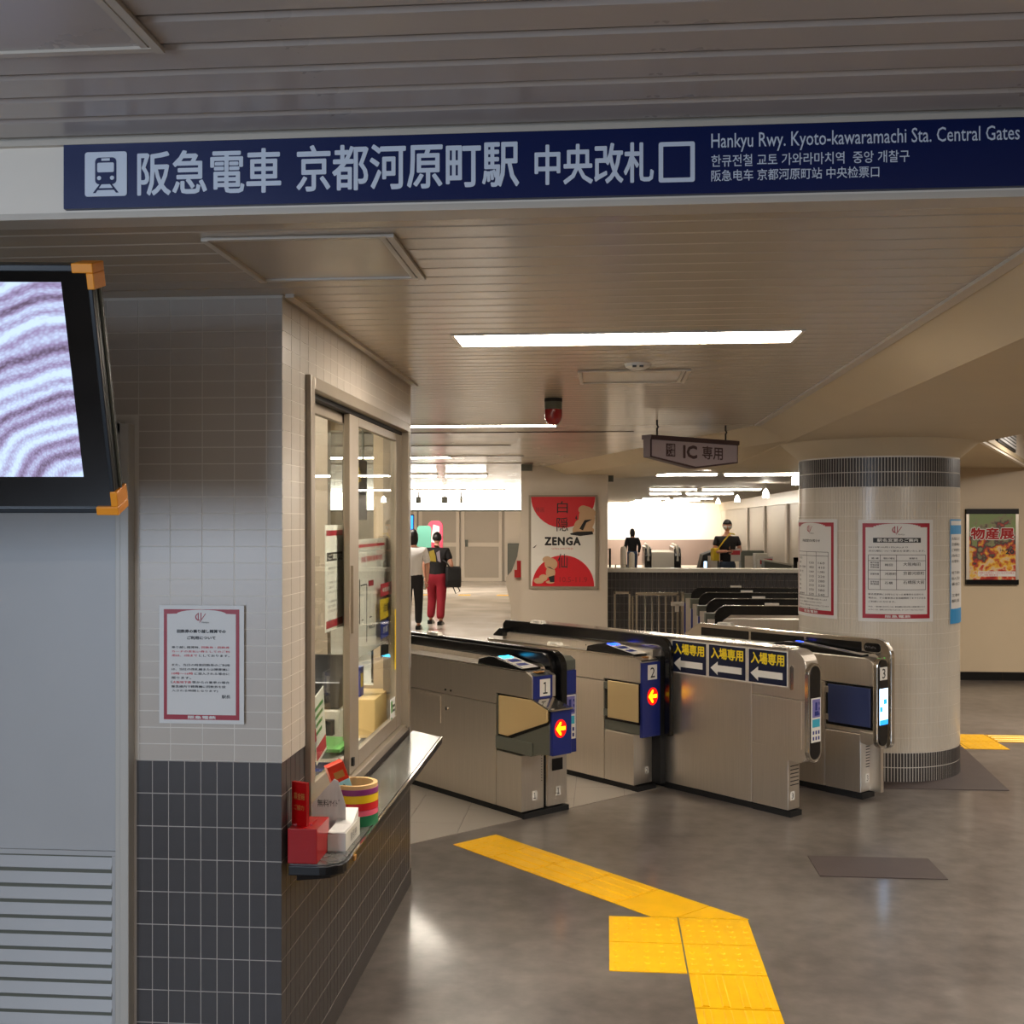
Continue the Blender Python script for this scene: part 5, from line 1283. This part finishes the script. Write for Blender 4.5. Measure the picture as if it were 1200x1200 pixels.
def person(label, loc, rz, h, arms, top_m, leg_m, hair_kind, sleeve=.6, legs=None, tilt=0, turn=0, top_long=.5, mask=False, shoe='black', stout=1., group=None, hair_len=0):
    t = thing('person', label, 'person', loc, rz, group); k = h/1.70
    def S(p): return (p[0]*k, p[1]*k, p[2]*k)
    legs = legs or [((.09, 0, .90), (.10, -.01, .48), (.10, .02, .09)), ((-.09, 0, .90), (-.10, -.01, .48), (-.10, .02, .09))]
    b = stout
    spine = [(0, 0, .93), (0, 0, 1.06), (0, .0, 1.20), (0, .01, 1.35), (0, .01, 1.43), (0, -.0, 1.49), (0, -.01, 1.55)]
    rs = [(.125*b, .085*b), (.12*b, .085*b), (.145*b, .10*b), (.15*b, .10*b), (.085, .07), (.052, .052), (.05, .05)]
    v = [S(p) for p in spine]; r = [(q[0]*k, q[1]*k) for q in rs]; e = [(i, i+1) for i in range(6)]
    tops_v = v[:5]; tops_r = [(q[0]*1.12, q[1]*1.18) for q in r[:5]]; tops_e = [(i, i+1) for i in range(4)]
    tops_v[0] = S((0, 0, .90-.10*top_long)); tops_r[0] = (.165*k*b, .118*k*b)
    for lg in legs:
        n = len(v); v += [S(q) for q in lg]+[S((lg[2][0], lg[2][1]-.13, .035))]; r += [.06*k*b, .05*k, .036*k, .035*k]
        e += [(0, n), (n, n+1), (n+1, n+2), (n+2, n+3)]
    hands = []
    for (sh_, el, wr) in arms:
        n = len(v); v += [S(sh_), S(el), S(wr)]; r += [.050*k*b, .038*k, .026*k]; e += [(3, n), (n, n+1), (n+1, n+2)]
        m = len(tops_v); sl_ = [S(sh_), tuple(Vector(S(sh_)).lerp(Vector(S(el)), sleeve if sleeve <= 1 else 1))]
        tops_v += sl_; tops_r += [.066*k*b, .062*k]; tops_e += [(3, m), (m, m+1)]
        if sleeve > 1: tops_v.append(tuple(Vector(S(el)).lerp(Vector(S(wr)), .92))); tops_r.append(.042*k); tops_e.append((m+1, m+2))
        d = Vector(S(wr))-Vector(S(el)); sd = Vector((0, 1, 0)) if abs(d.normalized().z) > .5 else Vector((0, 0, 1))
        hands += hand_meshes(S(wr), d, sd, k)
    hc = S((0, -.015, 1.63)); hr = .098*k
    body = join_meshes([grow(v, e, r, 'b', 2), head_mesh(hc, hr, tilt, turn)]+hands, 'body', M['skin'])
    put('body', body, t)
    put('top', join_meshes([grow(tops_v, tops_e, tops_r, 's', 2)], 'top', top_m), t)
    pv = [S((0, 0, 1.03)), S((0, 0, .90))]; pr_ = [(.155*k*b, .115*k*b), (.18*k*b, .13*k*b)]; pe_ = [(0, 1)]
    for lg in legs:
        n = len(pv); pv += [S((lg[0][0], lg[0][1], .80)), S(lg[1]), S((lg[2][0], lg[2][1], .10))]; pr_ += [.092*k*b, .066*k*b, .055*k*b]; pe_ += [(1, n), (n, n+1), (n+1, n+2)]
    put('trousers', join_meshes([grow(pv, pe_, pr_, 'p', 2)], 'trousers', leg_m), t)
    for lg in legs:
        q = S(lg[2]); MB().prism_x([(q[1]+.07*k, 0), (q[1]+.07*k, .07*k), (q[1]-.02*k, .085*k), (q[1]-.16*k, .04*k), (q[1]-.18*k, .0)], q[0]-.045*k, q[0]+.045*k).build('shoe', M[shoe], t, bev=.01)
    # hair cap: covers top and back, leaves the face free
    bm = bmesh.new(); bmesh.ops.create_uvsphere(bm, u_segments=20, v_segments=14, radius=1)
    R_ = Matrix.Rotation(turn, 3, 'Z') @ Matrix.Rotation(tilt, 3, 'X')
    for v_ in bm.verts:
        x, y, z = v_.co; q = Vector((x*.92, y*1.06+.05, z*1.24+.06))
        if y < -.25 and z < .35: q = Vector((x*.6, y*.6+.1, z))
        if z < -.3 and hair_len == 0: q = Vector((x*.66, max(q.y, .1)*.7, -.35+z*.4))
        if hair_len and z < -.1 and y > -.2: q = Vector((x*1.02, .36+y*.55, z*hair_len))
        v_.co = R_ @ (q*hr)+Vector(hc)
    hm = bpy.data.meshes.new('hair'); bm.to_mesh(hm); bm.free(); hm.materials.append(M['hair'])
    for p in hm.polygons: p.use_smooth = True
    put('hair', hm, t)
    if mask:
        mb = MB(); mb.lathe([(hr*.66, -hr*.62), (hr*.86, -hr*.35), (hr*.98, -hr*.05), (hr*.90, .02*k)], 0, 0, 12, -PI*.86, -PI*.14)
        mo = mb.build('face_mask', M['paper'], t, smooth=True); mo.location = hc; mo.rotation_euler = (tilt, 0, turn)
    return t
mat('shirt_black', (22, 20, 22), .8); mat('shirt_white', (226, 224, 222), .8); mat('trouser_red', (140, 12, 34), .8); mat('trouser_black', (20, 18, 20), .8)
mat('jeans_blue', (52, 66, 84), .8); mat('jeans_pale', (70, 90, 130), .8); mat('jacket_dark', (24, 28, 34), .8)
hang = lambda s, sx=1.: ((s*.19, .01, 1.38), (s*.25, .04, 1.12), (s*.24, -.04, .88))
px_, py_, _ = at(512, 731, 18.8, 0)
walk = [((.09, 0, .90), (.11, -.08, .50), (.12, .02, .09)), ((-.09, 0, .90), (-.10, .06, .50), (-.13, .26, .12))]
pA = person('person seen from behind in a black printed shirt and red trousers', (px_, py_, 0), PI-.1, 1.50,
            [hang(1), ((-.19, .01, 1.38), (-.30, .06, 1.15), (-.30, -.04, .93))], MATS['shirt_black'], MATS['trouser_red'], 'short', .75, walk, 0, .2, .9, False, 'black', 1.4)
mat('print_gold', (150, 130, 40), .6); mat('print_grey', (140, 130, 140), .6)
MB().prism_y([(-.02, 1.05), (.09, 1.06), (.10, 1.22), (.02, 1.25), (-.01, 1.15)], .130, .134).build('shirt_print', MATS['print_gold'], pA)
MB().prism_y([(-.10, 1.04), (-.05, 1.06), (-.02, 1.20), (-.08, 1.24), (-.09, 1.12)], .130, .134).build('shirt_print', MATS['print_grey'], pA)
bp = thing('backpack', 'black backpack hanging at the right side of the person in red trousers', 'backpack', (px_+.28, py_-.05, .62), .3)
MB().prism_x([(-.08, 0), (.08, .0), (.10, .12), (.08, .30), (.02, .36), (-.07, .33), (-.10, .12)], -.13, .13).build('bag', M['blackm'], bp, bev=.03)
MB().tube([(-.05, -.08, .30), (-.12, -.06, .42), (-.18, 0, .46)], .012, 6).tube([(.05, -.09, .05), (.10, -.1, -.06), (.03, -.1, -.10), (-.02, -.09, .03)], .010, 6).build('strap', M['blackm'], bp)
px2, py2, _ = at(484, 738, 17.8, 0)
pB = person('person in white shirt and black trousers, half hidden by the ticket office', (px2, py2, 0), PI, 1.55,
            [((.19, .01, 1.38), (.25, .05, 1.13), (.25, -.0, .90)), ((-.20, .01, 1.38), (-.27, .03, 1.13), (-.24, -.02, .82))], MATS['shirt_white'], MATS['trouser_black'], 'long', .95, None, 0, 0, 1.1, False, 'black', 1.2, hair_len=2.2)
px3, py3, _ = at(852, 718, 21.2, 0)
pC = person('person in black T-shirt and jeans with white face mask behind the half wall', (px3, py3, 0), .15, 1.71,
            [((.19, .01, 1.39), (.25, -.02, 1.14), (.06, -.24, 1.20)), ((-.19, .01, 1.39), (-.25, -.02, 1.14), (-.05, -.24, 1.16))], MATS['shirt_black'], MATS['jeans_blue'], 'short', .6, None, .25, -.2, .4, True, 'white')
hb = thing('shoulder_bag', 'mustard shoulder bag worn by the masked person', 'bag', (px3-.22, py3-.02, .98), .15)
MB().box(-.07, -.10, 0, .06, .10, .24).build('bag', MATS['band_yellow'], hb, bev=.02)
MB().tube([(0, -.12, .2), (.12, -.17, .38), (.25, -.14, .52), (.36, -.02, .50)], .014, 6).build('strap', MATS['band_yellow'], hb)
pf = tag(MB().box(-.08, 0, 0, .10, .01, .24).build('leaflet', M['paper'], None, (px3+.12, py3-.27, .98)), 'white and pink leaflet hanging from the masked person\'s hands', 'leaflet')
MB().box(-.07, -.002, .12, .09, 0, .20).build('pink_print', M['redink'], pf)
ph_ = tag(MB().prism_x([(-.03, 0), (.03, 0), (.03, .09), (-.03, .12)], -.05, .05).build('camera', M['black'], None, (px3+.07, py3-.30, 1.20), bev=.01), 'small black camera held in front of the masked person', 'camera')
px4, py4, _ = at(741, 677, 34.0, 0)
pD = person('person with long dark hair in dark jacket before the bright far wall', (px4, py4, 0), PI+.2, 1.48,
            [hang(1), hang(-1)], MATS['jacket_dark'], MATS['jeans_pale'], 'long', 1.2, None, 0, 0, 1.4, False, 'black', 1.2, hair_len=2.6)

# ================================================================ THINGS OF THE FAR HALLS
es = thing('escalator', 'pale escalator entrance with two black handrails before the far wall', 'escalator', (*at(775, 680, 33, 0)[:2], 0))
for s_ in (-1, 1):
    MB().prism_x([(-.9, .05), (-.9, .75), (-.75, .95), (-.5, 1.0), (1.6, 1.0), (1.6, .05)], s_*.42-.10, s_*.42+.10).build('balustrade', M['black'], es, bev=.03)
    MB().tube([(s_*.42, -.92, .6), (s_*.42, -.85, .88), (s_*.42, -.65, 1.02), (s_*.42, 1.6, 1.04)], .035, 8).build('handrail', M['whitep'], es)
MB().box(-.32, -.9, 0, .32, 1.6, .85).build('deck', M['whitep'], es)
MB().box(-.5, -.85, 0.0, .5, 1.7, .05).build('comb_plate', M['steel'], es)
mg = thing('ticket_gate', 'dark far gate with a blue lit screen left of the masked person', 'ticket gate', (*at(829, 690, 24, 0)[:2], 0))
MB().prism_y([(-.25, 0), (.22, 0), (.22, 1.02), (.10, 1.10), (-.12, 1.02), (-.25, .45)], -.3, .5).build('body', M['blackm'], mg, bev=.02)
MB().box(-.10, -.306, .55, -.04, -.3, .88).build('screen', M['screen'], mg)
MB().box(-.02, -.32, .3, .18, -.3, 1.0).build('steel_panel', M['steel'], mg)
for k, (px, d, w_, h_, lab) in enumerate(((882, 22, .22, 1.15, 'grey floor-standing cabinet right of the masked person'), (893, 21, .12, 1.12, 'narrow pale cabinet beside the grey one over the half wall'))):
    x, y_, _ = at(px, 700, d, 0); o = thing('cabinet', lab, 'cabinet', (x, y_, 0))
    MB().box(-w_, 0, 0, w_, .4, h_).build('body', M['greyp' if k == 0 else 'whitep'], o, bev=.01); MB().box(-w_*.7, -.01, .5, w_*.7, 0, h_-.1).build('door', M['steel' if k == 0 else 'white'], o)
x, y_, _ = at(912, 700, 20, 0)
o = thing('service_cart', 'grey box with a pale sloping lid left of the round column, over the half wall', 'box', (x, y_, 0))
MB().prism_y([(-.24, 0), (.24, 0), (.24, .93), (-.24, 1.02)], 0, .4).build('body', M['greyp'], o, bev=.01)
MB().prism_y([(-.26, 1.02), (.26, .93), (.26, .96), (-.26, 1.05)], -.02, .42).build('lid', M['whitep'], o)
x, y_, _ = at(932, 700, 20, 0)
tag(MB().box(-.03, -.03, 0, .03, .03, 1.08).box(-.03, -.03, 1.0, .12, .03, 1.08).build('dark_post', M['blackm'], None, (x, y_, 0)), 'dark angle post at the left edge of the round column, over the half wall', 'post')
x, y_, _ = at(898, 663, 20.5, 0)
mk = thing('floor_sign', 'low pink and white warning sign seen over the half wall', 'sign', (x, y_, 0))
MB().box(-.12, 0, 0, .12, .02, 1.08).build('board', M['paper'], mk); MB().box(-.11, -.003, .94, .11, 0, 1.04).build('print', M['redink'], mk)
o = thing('queue_posts', 'pair of short white posts by the dark jacket person', 'post', (*at(735, 690, 30, 0)[:2], 0))
for a in (-.10, .12): MB().lathe([(.08, 0), (.08, 1.0 if a < 0 else .85), (.05, 1.06 if a < 0 else .9), (.001, 1.07 if a < 0 else .91)], a, 0, 12).build('post', M['hallwhite'], o, smooth=True)
o = thing('pedestrian_barrier', 'low dark pipe barrier beside the square pillar over the half wall', 'barrier', (*at(718, 690, 20, 0)[:2], 0))
MB().tube([(-.12, 0, 0), (-.12, 0, 1.22), (-.05, 0, 1.24), (-.05, 0, 0)], .02, 8).tube([(.05, 0, 0), (.05, 0, .95), (.25, 0, .95), (.25, 0, 0)], .012, 8).build('pipe', M['black'], o)
# display boards near the far doors
x, y_, _ = at(510, 690, 29, 0)
pk = thing('display_board', 'rounded pink standing board in the far hall above the black shirt person', 'board', (x, y_, 0), -.2)
mat('pink_board', (196, 70, 96), .5); mat('teal_board', (80, 140, 124), .5)
MB().prism_y(rrect(-.20, .9, .20, 1.75, .14, 6), 0, .04).build('panel', MATS['pink_board'], pk); MB().box(-.04, .02, 0, .04, .05, 1.0).build('pole', M['greyp'], pk)
MB().prism_y([(-.12, 1.2), (.10, 1.15), (.12, 1.6), (-.05, 1.65)], -.006, 0).build('sheet', M['paper'], pk)
x, y_, _ = at(497, 690, 28.5, 0)
tk = thing('display_board', 'pale teal standing board left of the pink one in the far hall', 'board', (x, y_, 0), .1)
MB().prism_y(rrect(-.18, .8, .18, 1.62, .08, 6), 0, .04).build('panel', MATS['teal_board'], tk); MB().box(-.04, .02, 0, .04, .05, .9).build('pole', M['greyp'], tk)
o = thing('wall_screen', 'cyan lit screen beside the ticket office corner in the far hall', 'screen', (*at(484, 612, 27, 0)[:2], 1.45))
MB().box(-.30, 0, 0, .02, .05, .45).build('casing', M['blackm'], o); MB().box(-.28, -.004, .03, .0, 0, .42).build('screen', M['screenb'], o)
